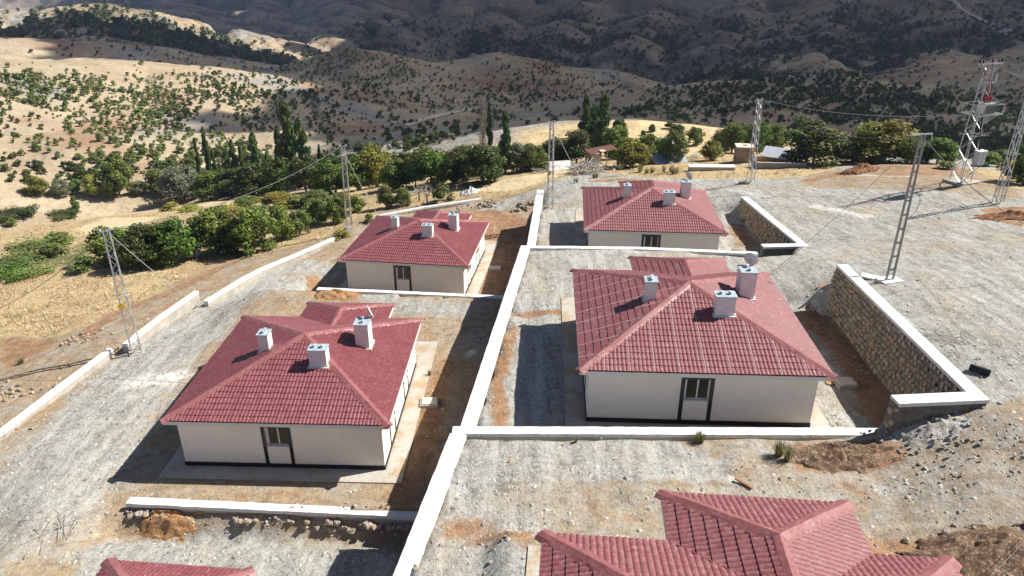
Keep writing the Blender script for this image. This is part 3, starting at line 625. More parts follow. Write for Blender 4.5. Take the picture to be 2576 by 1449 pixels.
# ------------------------------------------------------------------ houses
HW, HD, OV, EZ = 10.572, 10.486, .426, 2.9
AP = Vector((.02, 5.35, 4.62))
WX0, WX1, WY = -1.945, 3.307, 12.417
WR0, WR1 = Vector((.70, 7.95, 3.755)), Vector((.70, 10.04, 3.755))
P_FL, P_FR, P_BR, P_BL = Vector((-HW/2, 0, EZ)), Vector((HW/2, 0, EZ)), Vector((HW/2, HD, EZ)), Vector((-HW/2, HD, EZ))
WAVE, COURSE = .176, .352
def slope_sheets(poly, sheet_w=WAVE*6):
    """poly: first edge = eave, left to right seen from outside. Returns a list of meshes, one pressed-tile sheet each."""
    O = poly[0]; u = (poly[1]-O); L = u.length; u.normalize()
    n = u.cross(poly[2]-O).normalized(); v = n.cross(u)
    if n.z < 0: n = -n
    uv = [((p-O).dot(u), (p-O).dot(v)) for p in poly]
    umin, umax = min(p[0] for p in uv), max(p[0] for p in uv)
    def vr(x):
        c = []
        for (a, b), (c2, d) in zip(uv, uv[1:]+uv[:1]):
            if abs(a-c2) < 1e-9: continue
            t = (x-a)/(c2-a)
            if -1e-6 <= t <= 1+1e-6: c.append(b+(d-b)*t)
        return (min(c), max(c)) if c else (0, 0)
    out = []; k0 = math.floor(umin/sheet_w)
    SUB = 6
    for k in range(k0, math.ceil(umax/sheet_w)):
        a, b = max(k*sheet_w, umin)+.004, min((k+1)*sheet_w, umax)-.004
        if b-a < .05: continue
        us = [a]+[i*WAVE/SUB for i in range(math.ceil(a/WAVE*SUB+.2), math.floor(b/WAVE*SUB-.2)+1)]+[b]
        rng_ = [vr(x) for x in us]; vmax = max(r[1] for r in rng_); vmin = min(r[0] for r in rng_)
        if vmax-vmin < .06: continue
        vs = []
        q = math.floor(vmin/COURSE)
        while q*COURSE < vmax:
            for fr, hh in ((0.0, .026), (.45, .015), (.985, .0)): vs.append(((q+fr)*COURSE, hh))
            q += 1
        m = MB(); cols = []
        for x, (lo, hi) in zip(us, rng_):
            ph = (x/WAVE) % 1.0
            w = .034*(max(0.0, math.sin(math.pi*ph))**.8)
            cols.append([O+u*x+v*min(max(vv, lo), hi)+n*(w+hh+.01) for vv, hh in vs])
        nv = len(vs); verts = [p for c in cols for p in c]; faces = []
        for i in range(len(us)-1):
            for j in range(nv-1):
                A, B, C, D = i*nv+j, (i+1)*nv+j, (i+1)*nv+j+1, i*nv+j+1
                if (verts[A]-verts[D]).length < 1e-5 and (verts[B]-verts[C]).length < 1e-5: continue
                faces.append((A, B, C, D))
        m.add(verts, faces); out.append(m)
    return out
def cap_piece(a, b, n1, n2, w=.2, seed=0):
    """folded ridge flashing from a to b lying on the two slopes with normals n1, n2"""
    rr = random.Random(seed); d = (b-a).normalized()
    s1 = n1.cross(d); s2 = d.cross(n2)
    if s1.z > 0: s1 = -s1
    if s2.z > 0: s2 = -s2
    m = MB(); L = (b-a).length; N = max(3, int(L/.35)); vs = []
    for i in range(N+1):
        p = a+d*L*i/N; j = lambda s=.012: rr.uniform(-s, s)
        up = Vector((0, 0, 1))
        vs += [p+s1*w+n1*(.035+j()), p+s1*w*.5+n1*(.075+j()), p+up*(.105+j(.014)), p+s2*w*.5+n2*(.075+j()), p+s2*w+n2*(.035+j())]
    fs = [(i*5+k, i*5+k+1, (i+1)*5+k+1, (i+1)*5+k) for i in range(N) for k in range(4)]
    e = (N)*5
    m.add(vs, fs+[(0, 1, 2, 3, 4), (e+4, e+3, e+2, e+1, e)]); return m
def nrm(p): 
    n = (p[1]-p[0]).cross(p[2]-p[0]).normalized(); return n if n.z > 0 else -n
SL_F, SL_R, SL_B, SL_L = [P_FL, P_FR, AP], [P_FR, P_BR, AP], [P_BR, P_BL, AP], [P_BL, P_FL, AP]
wa, wb, wc, wd = Vector((WX0, HD, EZ)), Vector((WX0, WY, EZ)), Vector((WX1, WY, EZ)), Vector((WX1, HD, EZ))
SL_WL, SL_WR, SL_WE = [wb, wa, WR0, WR1], [wd, wc, WR1, WR0], [wc, wb, WR1]
sheet_meshes = []
for nm, sl in (('front', SL_F), ('right', SL_R), ('back', SL_B), ('left', SL_L), ('wl', SL_WL), ('wr', SL_WR), ('we', SL_WE)):
    for m in slope_sheets(sl): sheet_meshes.append((nm, m.mesh('roof_sheet', 'roofC', smooth=True)))
hips = [(P_FL, AP, SL_L, SL_F), (P_FR, AP, SL_F, SL_R), (P_BR, AP, SL_R, SL_B), (P_BL, AP, SL_B, SL_L), (wb, WR1, SL_WL, SL_WE), (wc, WR1, SL_WE, SL_WR), (WR0-Vector((0, .15, .03)), WR1, SL_WL, SL_WR)]
cap_meshes = []; sd = 0
for a, b, s1, s2 in hips:
    L = (b-a).length; k = max(1, round(L/2.0)); d = (b-a)/L
    for i in range(k):
        sd += 1; e0 = a+d*(L*i/k-(.0 if i == 0 else .04)); e1 = a+d*(L*(i+1)/k+.02)
        if i == 0 and a not in (WR0,): e0 = e0-d*.06
        cap_meshes.append(cap_piece(e0+Vector((0, 0, .004*(i % 2))), e1, nrm(s1), nrm(s2), .27, sd).mesh('ridge_cap', 'cap'))
wallm = MB()
XW = HW/2-OV
_ix = 1.42/2-.17; _wl, _wr, _zs, _ztp = -.19-_ix, -.19+_ix, 1.24, 2.35
wallm.box(-XW, _wl, OV, OV+.3, 0, 2.72); wallm.box(_wr, XW, OV, OV+.3, 0, 2.72); wallm.box(_wl, _wr, OV, OV+.3, 0, _zs); wallm.box(_wl, _wr, OV, OV+.3, _ztp, 2.72); wallm.box(-XW, XW, OV+.3, HD-OV, .0, 2.72); wallm.box(WX0+OV, WX1-OV, HD-OV-.01, WY-OV, .0, 2.70)
wall_mesh = wallm.mesh('wall', 'wall')
plm = MB(); e = .03
plm.box(-XW-e, XW+e, OV-e, OV, 0, .25); plm.box(-XW-e, -XW, OV, HD-OV, 0, .25); plm.box(XW, XW+e, OV, HD-OV, 0, .25); plm.box(-XW-e, WX0+OV-e, HD-OV, HD-OV+e, 0, .25); plm.box(WX1-OV+e, XW+e, HD-OV, HD-OV+e, 0, .25)
plm.box(WX0+OV-e, WX0+OV, HD-OV, WY-OV+e, 0, .25); plm.box(WX1-OV, WX1-OV+e, HD-OV, WY-OV+e, 0, .25); plm.box(WX0+OV, WX1-OV, WY-OV, WY-OV+e, 0, .25)
plinth_mesh = plm.mesh('plinth', 'plinth')
ev = MB()   # eave board and soffit
def board(x0, x1, y0, y1): ev.box(x0, x1, y0, y1, 2.70, 2.885)
board(-HW/2-.01, HW/2+.01, -.012, .03); board(-HW/2-.01, -HW/2+.03, .03, HD-.03); board(HW/2-.03, HW/2+.01, .03, HD-.03)
board(-HW/2-.01, WX0-.01, HD-.03, HD+.012); board(WX1+.01, HW/2+.01, HD-.03, HD+.012); board(WX0-.01, WX0+.03, HD-.03, WY-.03); board(WX1-.03, WX1+.01, HD-.03, WY-.03); board(WX0-.01, WX1+.01, WY-.03, WY+.012)
ev.box(-HW/2+.03, HW/2-.03, .03, HD-.03, 2.722, 2.735); ev.box(WX0+.03, WX1-.03, HD-.03, WY-.03, 2.705, 2.733)
eave_mesh = ev.mesh('eave_board', 'fascia')
apron = MB(); aw = .95; apron.box(-XW-aw, XW+aw, OV-aw, OV+.01, -.25, .03); apron.box(-XW-aw, -XW+.01, OV+.01, HD-OV, -.25, .03); apron.box(XW-.01, XW+aw, OV+.01, HD-OV, -.25, .03); apron.box(-XW-aw, XW+aw, HD-OV, WY-OV+aw, -.25, .024)
apron_mesh = apron.mesh('apron', 'apron')
# window unit in the wall plane: x along the wall, y outward = -y
def band_mesh(w, zt, zs):
    m = MB(); t = .17
    m.box(-w/2, w/2, -.022, .0, zt-t, zt); m.box(-w/2, -w/2+t, -.022, .0, zs, zt-t); m.box(w/2-t, w/2, -.022, 0, zs, zt-t); return m
WINW, WZT, WZS = 1.42, 2.52, 1.24
band_me = band_mesh(WINW, WZT, WZS).mesh('band', 'band')
lowm = MB(); lowm.box(-WINW/2, -WINW/2+.17, -.022, 0, .25, WZS-.002); low1 = lowm.mesh('lower_band', 'plinth'); lowm = MB(); lowm.box(WINW/2-.17, WINW/2, -.022, 0, .25, WZS-.002); low2 = lowm.mesh('lower_band', 'plinth')
ix = WINW/2-.17
frm = MB()
frm.box(-ix, ix, -.012, -.002, WZS+.02, WZS+.07); frm.box(-ix, ix, -.012, -.002, WZT-.21, WZT-.17); frm.box(-ix, -ix+.11, -.012, -.002, WZS+.07, WZT-.21); frm.box(ix-.045, ix, -.012, -.002, WZS+.07, WZT-.21); frm.box(.01, .075, -.014, -.002, WZS+.07, WZT-.21)
frame_me = frm.mesh('frame', 'pvc')
pn = MB(); pn.box(-ix+.10, .02, -.006, -.001, WZS+.06, WZT-.20); paneL = pn.mesh('pane', 'glass'); pn = MB(); pn.box(.065, ix-.04, -.006, -.001, WZS+.06, WZT-.20); paneR = pn.mesh('pane', 'glass')
sl_ = MB(); sl_.box(-ix-.02, ix+.02, -.06, 0, WZS-.03, WZS+.018); sill_me = sl_.mesh('sill', 'chimney')
# chimneys
def chimney_mesh(w, d, z0, z1):
    m = MB(); m.box(-w/2, w/2, -d/2, d/2, z0, z1); return m.mesh('chimney', 'chimney')
def chim_cap(w, d, z): 
    m = MB(); m.box(-w/2-.05, w/2+.05, -d/2-.05, d/2+.05, z, z+.035); m.box(-w/2-.02, w/2+.02, -d/2-.02, d/2+.02, z-.05, z-.001); return m.mesh('cap', 'capmetal')
ventm = MB(); ventm.cyl((0, 0, 0), .095, .06, 12); ventm.cyl((0, 0, .06), .05, .07, 10); ventm.cyl((0, 0, .13), .11, .03, 12, .02); vent_me = ventm.mesh('vent', 'capmetal', smooth=False)
CH = [(-1.86, 4.85, .52, .60, 3.82, 4.98, [(0, -.1), (.02, .14)]), (1.3, 3.5, .86, .58, 3.8, 4.93, [(-.2, 0), (.2, 0)]), (2.92, 6.15, .72, .86, 3.4, 5.02, [(.05, -.18), (-.02, .2)])]
chim = [(chimney_mesh(w, d, z0, z1), chim_cap(w, d, z1), z1) for (x, y, w, d, z0, z1, vs) in CH]
skm = [MB() for _ in CH]   # flashing skirts
for m, (x, y, w, d, z0, z1, vs) in zip(skm, CH):
    zr_ = 2.9+(4.62-2.9)*min((y/5.35), (HW/2-abs(x))/5.27)
    m.box(-w/2-.10, w/2+.10, -d/2-.10, -d/2-.005, zr_-.20, zr_-.02); m.box(-w/2-.09, -w/2-.005, -d/2, d/2, zr_-.14, zr_+.03); m.box(w/2+.005, w/2+.09, -d/2, d/2, zr_-.14, zr_+.03)
skirt_me = [m.mesh('flashing', 'fascia') for m in skm]
seamm = {}
def seams(poly, every=1):
    O = poly[0]; u = poly[1]-O; L = u.length; u.normalize(); n = nrm(poly); v = n.cross(u)
    if v.z < 0: v = -v
    ax = (poly[2]-O).dot(u); ay = (poly[2]-O).dot(v); out = []
    k = 1
    while k*WAVE*6 < L-.3:
        x = k*WAVE*6; top = ay*(x/ax if x < ax else (L-x)/(L-ax))-.25
        if top > .4:
            m = MB(); N = 8; rr = random.Random(k)
            pts = [O+u*(x+rr.uniform(-.012, .012))+v*(.03+(top-.03)*i/N)+n*.05 for i in range(N+1)]
            for a, b in zip(pts[:-1], pts[1:]): m.bar(a, b, .02, .014)
            out.append(m.mesh('seam_strip', 'seam'))
        k += every
    return out
seam_me = seams(SL_F)+seams(SL_L)

def make_house(key, label, roofmat, wallmat, strips=False, windows=True, visible_back=False):
    x, y, z, yaw = HOUSES[key]
    h = empty('house', (x, y, z), math.radians(yaw)); tag(h, label, 'house', 'red roofed village houses')
    w = link('wall', wall_mesh, h)
    if wallmat != 'wall': w.material_slots[0].link = 'OBJECT'; w.material_slots[0].material = M[wallmat]
    link('plinth', plinth_mesh, h); link('eave_board', eave_mesh, h); link('apron', apron_mesh, h)
    rf = link('roof', None, h); deck = MB()
    dz = Vector((0, 0, -.012))
    for sl in (SL_F, SL_R, SL_B, SL_L, SL_WL, SL_WR, SL_WE):
        deck.add([p+dz for p in sl], [tuple(range(len(sl)))])
    bpy.data.objects.remove(rf); rf = deck.build('roof', 'roofB' if roofmat == 'roofB' else 'roofC', h)
    for nm, me in sheet_meshes:
        o = link('roof_sheet', me, rf); o.material_slots[0].link = 'OBJECT'; o.material_slots[0].material = M[roofmat]
    for me in cap_meshes: link('ridge_cap', me, rf)
    if strips:
        for me in seam_me: link('seam_strip', me, rf)
    for (cx, cy, cw, cd, z0, z1, vs), (me, cme, zt), sk in zip(CH, chim, skirt_me):
        c = link('chimney', me, h, (cx, cy, 0)); link('cap', cme, c); link('flashing', sk, c)
        for vx, vy in vs: link('vent', vent_me, c, (vx, vy, zt+.034))
    spots = [(-.19, OV-.001, 0)]
    spots += [(XW+.001, 2.7, math.pi/2), (XW+.001, 6.7, math.pi/2), (-XW-.001, 3.0, -math.pi/2), (-XW-.001, 7.4, -math.pi/2), (-3.3, HD-OV+.001, math.pi), (3.9, HD-OV+.001, math.pi)]
    for i, (wx, wy, rz) in enumerate(spots):
        dp = (0, .16, 0) if i == 0 else (0, 0, 0)
        b = link('window', band_me, h, (wx, wy, 0), (0, 0, rz)); link('lower_band', low1, b); link('lower_band', low2, b); link('frame', frame_me, b, dp); link('pane', paneL, b, dp); link('pane', paneR, b, dp); link('sill', sill_me, b, dp and (0, .1 if i == 0 else 0, 0))
    d = MB(); d.box(-.5, .5, -.03, 0, .05, 2.1); dd = d.build('door', 'band', h); dd.location = (1.6, WY-OV+.001, 0); dd.rotation_euler = (0, 0, math.pi)
    k = MB(); k.box(.36, .42, -.08, -.03, 1.0, 1.12); k.build('handle', 'steel', dd)
    return h
make_house('C', 'red roofed white house on the lower terrace, nearest one left of the long white wall', 'roofC', 'wall')
make_house('B', 'red roofed white house with pale seams on its roof, beside the large stone retaining wall', 'roofB', 'wallB', strips=True)
make_house('A', 'small looking red roofed white house at the far left, red soil yard around it', 'roofC', 'wall')
make_house('D', 'red roofed white house farthest up the right row, in front of the grass mound', 'roofB', 'wall')
make_house('E', 'red metal roof with hip wing cut off by the bottom right edge of the photo', 'roofB', 'wall')
make_house('F', 'red roof corner just showing at the bottom left edge of the photo', 'roofC', 'wall')

# satellite dishes standing on the tall chimneys
dm = MB(); n1, n2 = 24, 5; R0 = .42
vs = [(0, 0, 0)]; 
for j in range(1, n2+1):
    r = R0*j/n2
    for i in range(n1): a = 2*math.pi*i/n1; vs.append((r*math.cos(a), .28*r*r/R0, r*math.sin(a)*1.08))
fs = [(0, 1+i, 1+(i+1) % n1) for i in range(n1)]+[(1+(j-1)*n1+i, 1+j*n1+i, 1+j*n1+(i+1) % n1, 1+(j-1)*n1+(i+1) % n1) for j in range(1, n2) for i in range(n1)]
nv = len(vs); vs2 = [(a, b-.02, c) for a, b, c in vs]; fs2 = [tuple(nv+i for i in reversed(f)) for f in fs]; o0 = 1+(n2-1)*n1
rim = [(o0+i, nv+o0+i, nv+o0+(i+1) % n1, o0+(i+1) % n1) for i in range(n1)]
dm.add(vs+vs2, fs+fs2+rim); dish_me = dm.mesh('reflector', 'dish', smooth=True)
am = MB(); am.tube([(0, 0, -.40), (0, .30, -.36), (0, .50, -.06)], .014, 6); arm_me = am.mesh('feed_arm', 'steel')
lm = MB(); lm.tube([(0, .52, -.04), (0, .44, .02)], .045, 8); lnb_me = lm.mesh('feed_horn', 'black')
mm_ = MB(); mm_.tube([(0, -.06, -.02), (0, -.10, -.2), (0, -.10, -.62)], .022, 6); mm_.box(-.06, .06, -.08, -.02, -.08, .06); mast_me = mm_.mesh('mast', 'steel')
for key, rz, lab in (('A', -70, 'grey satellite dish on the far left house'), ('B', -35, 'grey satellite dish on the tall chimney of the house beside the stone wall'), ('C', -70, 'tilted satellite dish on the near left house, behind its tall chimney'), ('D', -60, 'satellite dish on the farthest right house with the grass mound behind')):
    hx, hy_, hz_, yaw = HOUSES[key]; a = math.radians(yaw); lx, ly = 3.15, 6.72
    r = empty('satellite_dish', (hx+lx*math.cos(a)-ly*math.sin(a), hy_+lx*math.sin(a)+ly*math.cos(a), hz_+5.28), math.radians(rz)); tag(r, lab, 'dish', 'satellite dishes on the roofs'); r.scale = (.86,)*3
    o = link('reflector', dish_me, r, (0, 0, 0), (math.radians(22), 0, 0)); link('feed_arm', arm_me, r, (0, 0, 0), (math.radians(22), 0, 0)); link('feed_horn', lnb_me, r, (0, 0, 0), (math.radians(22), 0, 0)); link('mast', mast_me, r)

# ------------------------------------------------------------------ walls
def strip_wall(name, label, pts, zt, width, depth, parent_mats=('concrete', 'white'), slab=3.4, cap_t=.14, cap_over=.06, cat='wall', group=None, jit=0.0):
    """wall along pts (x,y): body plus coping slabs, each slab a part. zt may be a list of top heights"""
    zt = zt if isinstance(zt, (list, tuple)) else [zt]*len(pts)
    root = empty(name, (pts[0][0], pts[0][1], min(zt)-depth)); O = Vector(root.location); tag(root, label, cat, group, 'thing')
    body = MB()
    for (a, b, za, zb) in zip(pts[:-1], pts[1:], zt[:-1], zt[1:]):
        a3, b3 = Vector((*a, 0)), Vector((*b, 0)); d = (b3-a3); L = d.length; d.normalize(); s = Vector((-d.y, d.x, 0)); hw = width/2
        vs = []
        for p, zz in ((a3, za), (b3, zb)):
            for sg in (-1, 1):
                for zc in (zz-depth, zz-cap_t): vs.append(p+s*sg*hw+Vector((0, 0, zc))-O)
        body.add(vs, [(0, 1, 3, 2), (4, 6, 7, 5), (0, 4, 5, 1), (2, 3, 7, 6), (1, 5, 7, 3), (0, 2, 6, 4)])
        n = max(1, round(L/slab)); hc = hw+cap_over
        for i in range(n):
            t0, t1 = i/n+.006/L, (i+1)/n-.006/L; c = MB(); K = 9; vs = []
            for q in range(K+1):
                t = t0+(t1-t0)*q/K; p = a3+d*L*t; zz = za+(zb-za)*t; w1 = hc+rng.uniform(-1, .6)*.012; w2 = hc+rng.uniform(-1, .6)*.012; j = rng.uniform(-1, 1)*.009
                vs += [p-s*w1+Vector((0, 0, zz-cap_t))-O, p-s*(w1-.015)+Vector((0, 0, zz+j))-O, p+s*(w2-.015)+Vector((0, 0, zz+j))-O, p+s*w2+Vector((0, 0, zz-cap_t))-O]
            fs = [(q*4+k, q*4+(k+1) % 4, (q+1)*4+(k+1) % 4, (q+1)*4+k) for q in range(K) for k in range(4)]+[(3, 2, 1, 0), (K*4, K*4+1, K*4+2, K*4+3)]
            c.add(vs, fs); c.build('coping', parent_mats[1], root)
    body.build('body', parent_mats[0], root); return root
strip_wall('retaining_wall', 'long white topped wall running up the middle between the two rows of houses, nearest stretch', [(-6.2, 0), (-2.17, 24.0)], 12.12, .58, 5.4)
strip_wall('retaining_wall', 'long white topped wall in the middle, stretch between the two larger houses', [(-2.17, 24.72), (.93, 47.3)], [10.74, 10.76], .58, 4.2)
strip_wall('retaining_wall', 'long white topped wall in the middle, farthest stretch ending at a lattice pole', [(.97, 47.7), (2.8, 69.0)], [8.15, 8.0], .58, 5.0)
strip_wall('retaining_wall', 'white topped cross wall in front of the house beside the stone wall', [(-2.43, 24.3), (15.15, 24.18)], 12.1, .42, 1.9)
strip_wall('retaining_wall', 'white topped cross wall in front of the farthest right house', [(.62, 47.5), (9, 47.3), (17.0, 46.6)], [10.7, 10.68, 10.6], .36, 3.6)
strip_wall('retaining_wall', 'thin white cross wall below the front of the far left house', [(-14.3, 48.3), (.70, 46.75)], 7.08, .34, 3.2)
cw = strip_wall('retaining_wall', 'white topped low wall with bare rubble footing in front of the near left house', [(-17.15, 25.35), (-2.9, 24.42)], [7.50, 7.48], .36, 1.4, slab=2.4, cap_t=.16)

# rocks of the footing
def rock_mesh(seed, n=7, flat=.8):
    rr = random.Random(seed); m = MB(); n = 6; rings = [(-.85, .6), (-.25, 1.0), (.4, .8), (.8, .35)]; vs = []
    for z, r in rings:
        for i in range(n):
            a = 2*math.pi*i/n+rr.uniform(-.2, .2); q = r*rr.uniform(.6, 1.25); vs.append((q*math.cos(a)*.5, q*math.sin(a)*.5, z*.5*flat+rr.uniform(-.12, .12)))
    fs = [(j*n+i, j*n+(i+1) % n, (j+1)*n+(i+1) % n, (j+1)*n+i) for j in range(3) for i in range(n)]+[tuple(reversed(range(n))), tuple(3*n+i for i in range(n))]
    return m.add(vs, fs).mesh('rock', 'rock')
rocks = [rock_mesh(i) for i in range(9)]
rr = random.Random(5); fo = Vector(cw.location)
for i in range(130):
    t = rr.uniform(.0, .93) if i > 12 else rr.uniform(0, .25)
    p = Vector((-17.15+14.2*t, 25.35-.9*t-.30-abs(rr.gauss(0, .10)), 7.14-rr.random()*.5)); s = rr.uniform(.16, .40)
    if .15 < t < .34 and rr.random() < .6: continue
    link('stone', rr.choice(rocks), cw, p-fo, (rr.uniform(-.4, .4), rr.uniform(-.4, .4), rr.uniform(0, 6)), (s*1.3, s, s*.8))

def stone_face(seed, n=8):
    rr = random.Random(seed); vs = []; el = rr.uniform(.75, 1.25)
    for r, dep in ((1.0, -.03), (.82, .05), (.5, .085)):
        for i in range(n):
            a = 2*math.pi*i/n; q = r*(.5+.09*math.sin(3*a+seed)+rr.uniform(-.05, .05)); vs.append((q*math.cos(a)*el, -dep-rr.uniform(0, .012), q*math.sin(a)/el))
    vs.append((0, -.095, 0)); c = len(vs)-1
    fs = [(j*n+i, j*n+(i+1) % n, (j+1)*n+(i+1) % n, (j+1)*n+i) for j in range(2) for i in range(n)]+[(2*n+i, 2*n+(i+1) % n, c) for i in range(n)]
    return MB().add(vs, fs).mesh('stone', 'stone')
stonesF = [stone_face(i) for i in range(14)]
def stone_wall(label, cop, zbase, batter, count, size, sides):
    root = empty('retaining_wall', (cop[0][0], cop[0][1], zbase)); O = Vector(root.location); tag(root, label, 'wall', 'stone retaining walls', 'thing')
    w = .52; body = MB()
    P = [Vector(c) for c in cop]
    # inner (downhill) offset: walls are listed far -> corner -> return; inner side is to the left (-x) and far (+y) sides
    def off(i):
        d0 = (P[i]-P[i-1]).normalized() if i > 0 else (P[1]-P[0]).normalized(); d1 = (P[i+1]-P[i]).normalized() if i < len(P)-1 else d0
        n0 = Vector((d0.y, -d0.x, 0)).normalized(); n1 = Vector((d1.y, -d1.x, 0)).normalized(); b = (n0+n1).normalized(); return b/max(.5, b.dot(n0))
    offs = [off(i) for i in range(len(P))]
    IN = [p+o*(w/2) for p, o in zip(P, offs)]; OUT = [p-o*(w/2) for p, o in zip(P, offs)]
    zb = zbase-.25
    for i in range(len(P)-1):
        a, b, c, d = IN[i], IN[i+1], OUT[i+1], OUT[i]; bb = batter
        ab = Vector((a.x, a.y, zb))+offs[i]*bb*(a.z-zb); b2 = Vector((b.x, b.y, zb))+offs[i+1]*bb*(b.z-zb); cb = Vector((c.x, c.y, zb)); db = Vector((d.x, d.y, zb))
        t = Vector((0, 0, -.13))
        body.add([p-O for p in (ab, b2, cb, db, a+t, b+t, c+t, d+t)], [(0, 1, 5, 4), (1, 2, 6, 5), (2, 3, 7, 6), (3, 0, 4, 7), (4, 5, 6, 7)])
        L = (P[i+1]-P[i]).length; n = max(1, round(L/3.2))
        for k in range(n):
            t0, t1 = k/n+.001, (k+1)/n-.001
            e = .05
            def edge(t, s): 
                q = P[i].lerp(P[i+1], t); o = offs[i].lerp(offs[i+1], t); return q+o*(s*(w/2+e))-O
            top = [edge(t0, 1), edge(t1, 1), edge(t1, -1), edge(t0, -1)]; bot = [v-Vector((0, 0, .16)) for v in top]
            MB().add(bot+top, [(4, 5, 6, 7), (0, 3, 2, 1), (0, 1, 5, 4), (1, 2, 6, 5), (2, 3, 7, 6), (3, 0, 4, 7)]).build('coping', 'white', root)
    body.build('body', 'mortar', root)
    rr = random.Random(3); pend = []
    for (i0, i1, cnt, side) in sides:
        if side == 'in': a, b, oa, ob = IN[i0], IN[i1], offs[i0], offs[i1]
        elif side == 'out': a, b, oa, ob = OUT[i1], OUT[i0], -offs[i1], -offs[i0]
        else: a, b, oa, ob = IN[-1], OUT[-1], (P[-1]-P[-2]).normalized(), (P[-1]-P[-2]).normalized()
        L = (b-a).length; H = max(a.z, b.z)-zbase-.12; cols = max(1, int(L/size)); rows = max(1, int(H/(size*.92)))
        for r_ in range(rows):
            for c_ in range(cols):
                t = min(.995, max(.005, (c_+.5+(r_ % 2)*.5-.25+rr.uniform(-.22, .22))/cols)); zt_ = a.z+(b.z-a.z)*t-.14; z = zbase+(zt_-zbase)*((r_+.5+rr.uniform(-.2, .2))/rows)
                o = oa.lerp(ob, t).normalized(); bt = batter if side == 'in' else 0
                p = a.lerp(b, t); p = Vector((p.x, p.y, z))+o*(bt*(zt_+.14-z)+.0)
                q = o.to_track_quat('-Y', 'Z').to_euler()
                s = size*rr.uniform(.5, 1.08); pend.append((s, rr.choice(stonesF), p-O, (q.x, q.y+rr.uniform(-.5, .5), q.z)))
    pend.sort(key=lambda a: -a[0])
    for s, me, p, q in pend[:300]: link('stone', me, root, p, q, (s, 1.0, s*.9))
    if len(pend) > 300:
        m = MB()
        from mathutils import Euler
        for s, me, p, q in pend[300:]:
            T = Matrix.Translation(p) @ Euler(q).to_matrix().to_4x4() @ Matrix.Diagonal((s, 1, s*.9, 1)); m.add([T @ v.co for v in me.vertices], [tuple(f.vertices) for f in me.polygons])
        m.build('small_stones', 'stone', root)['kind'] = 'stuff'
    return root
stone_wall('tall stone retaining wall with white coping right of the nearer right house', RW_B, 10.7, .10, 0, .33, [(0, 1, 0, 'in'), (2, 2, 0, 'end')])
stone_wall('stone retaining wall with white coping right of the farthest right house', RW_D, 7.5, .10, 0, .42, [(0, 1, 0, 'in')])

# kerb walls along the lower road
def kerb(label, pix, w, depth=1.0):
    pts = [atz(p[0], p[1], p[2]-.10) for p in pix]; return strip_wall('kerb_wall', label, [p[:2] for p in pts], [p[2] for p in pts], w, depth, slab=2.5, cap_t=.2, cap_over=.03, group='low white walls along the lower road')
kerb('low white wall along the lower road, nearest piece leaving the photo at the left edge', [(-120, 1160, 7.45), (0, 1084, 7.4), (130, 985, 7.25), (278, 875, 7.05)], .30)
kerb('low white wall piece behind the leftmost lattice pole', [(312, 866, 7.1), (400, 797, 6.9), (494, 731, 6.75)], .30)
kerb('white wall curving along the lower road towards the far left house', [(517, 757, 6.15), (606, 702, 5.75), (655, 676, 5.3), (735, 643, 4.9), (800, 615, 4.4), (885, 578, 4.0)], .34)
kerb('thin white wall behind the far left house, ending at a rubble heap', [(893, 566, 4.0), (945, 543, 3.9), (1060, 521, 4.0), (1210, 499, 4.0)], .32)

# ------------------------------------------------------------------ trees
def leaf_cloud(blobs, n, size, seed, flat=.0):
    R = np.random.RandomState(seed); B = np.array(blobs); vol = (B[:, 3]*B[:, 4]*B[:, 5])**.67; pick = R.choice(len(B), n, p=vol/vol.sum())
    d = R.randn(n, 3); d /= np.linalg.norm(d, axis=1)[:, None]; rad = R.rand(n)**.28
    c = B[pick, :3]+d*B[pick, 3:6]*rad[:, None]
    nn = d*.8+R.randn(n, 3)*.55; nn[:, 2] += .25; nn /= np.linalg.norm(nn, axis=1)[:, None]
    a = np.cross(nn, R.randn(n, 3)); a /= np.linalg.norm(a, axis=1)[:, None]+1e-9; b = np.cross(nn, a)
    s = size*(.6+.8*R.rand(n))[:, None]
    V = np.stack([c-a*s*.5, c-b*s*.34+nn*s*.06, c+a*s*.5, c+b*s*.34+nn*s*.06], 1).reshape(-1, 3)
    F = np.arange(n*4).reshape(-1, 4)
    bt = R.rand(len(B)); tone = np.clip(bt[pick]*.6+.4*R.rand(n), 0, 1)
    return V, F, tone
def crown_blobs(kind, seed):
    R = random.Random(seed); out = []
    if kind == 'round':
        for k in range(34):
            a = R.uniform(0, 6.28); t = R.random(); z = .17+.74*t; w = math.sin(math.pi*min(1, .22+.74*t))**.7*.37
            rr_ = w*math.sqrt(R.uniform(.25, 1)); q = R.uniform(.10, .17); out.append((rr_*math.cos(a), rr_*math.sin(a), z-.02, q, q, q*.85))
        out += [(0, 0, .55, .24, .24, .26), (.1, 0, .35, .2, .2, .16)]
    elif kind == 'poplar':
        for k in range(24):
            t = (k+R.random()*.7)/24; z = .12+.84*t; w = .40*(1-t)**.55*min(1, t*6+.3); a = R.uniform(0, 6.28); rr_ = w*R.uniform(.2, .85); q = .11+.24*w
            out.append((rr_*math.cos(a)+.05*t, rr_*math.sin(a), z, q, q, .055))
    elif kind == 'bush':
        for k in range(16):
            a = R.uniform(0, 6.28); t = R.random(); z = .16+.66*t; w = .34*math.sqrt(max(0, 1-t*t*.9)); rr_ = w*math.sqrt(R.random()); q = R.uniform(.13, .2); out.append((rr_*math.cos(a), rr_*math.sin(a), z, q, q, q*.9))
    elif kind == 'hedge':
        for k in range(30):
            out.append((R.uniform(-.42, .42), R.uniform(-.3, .3), R.uniform(.25, .7), .12, .16, .24))
    return out
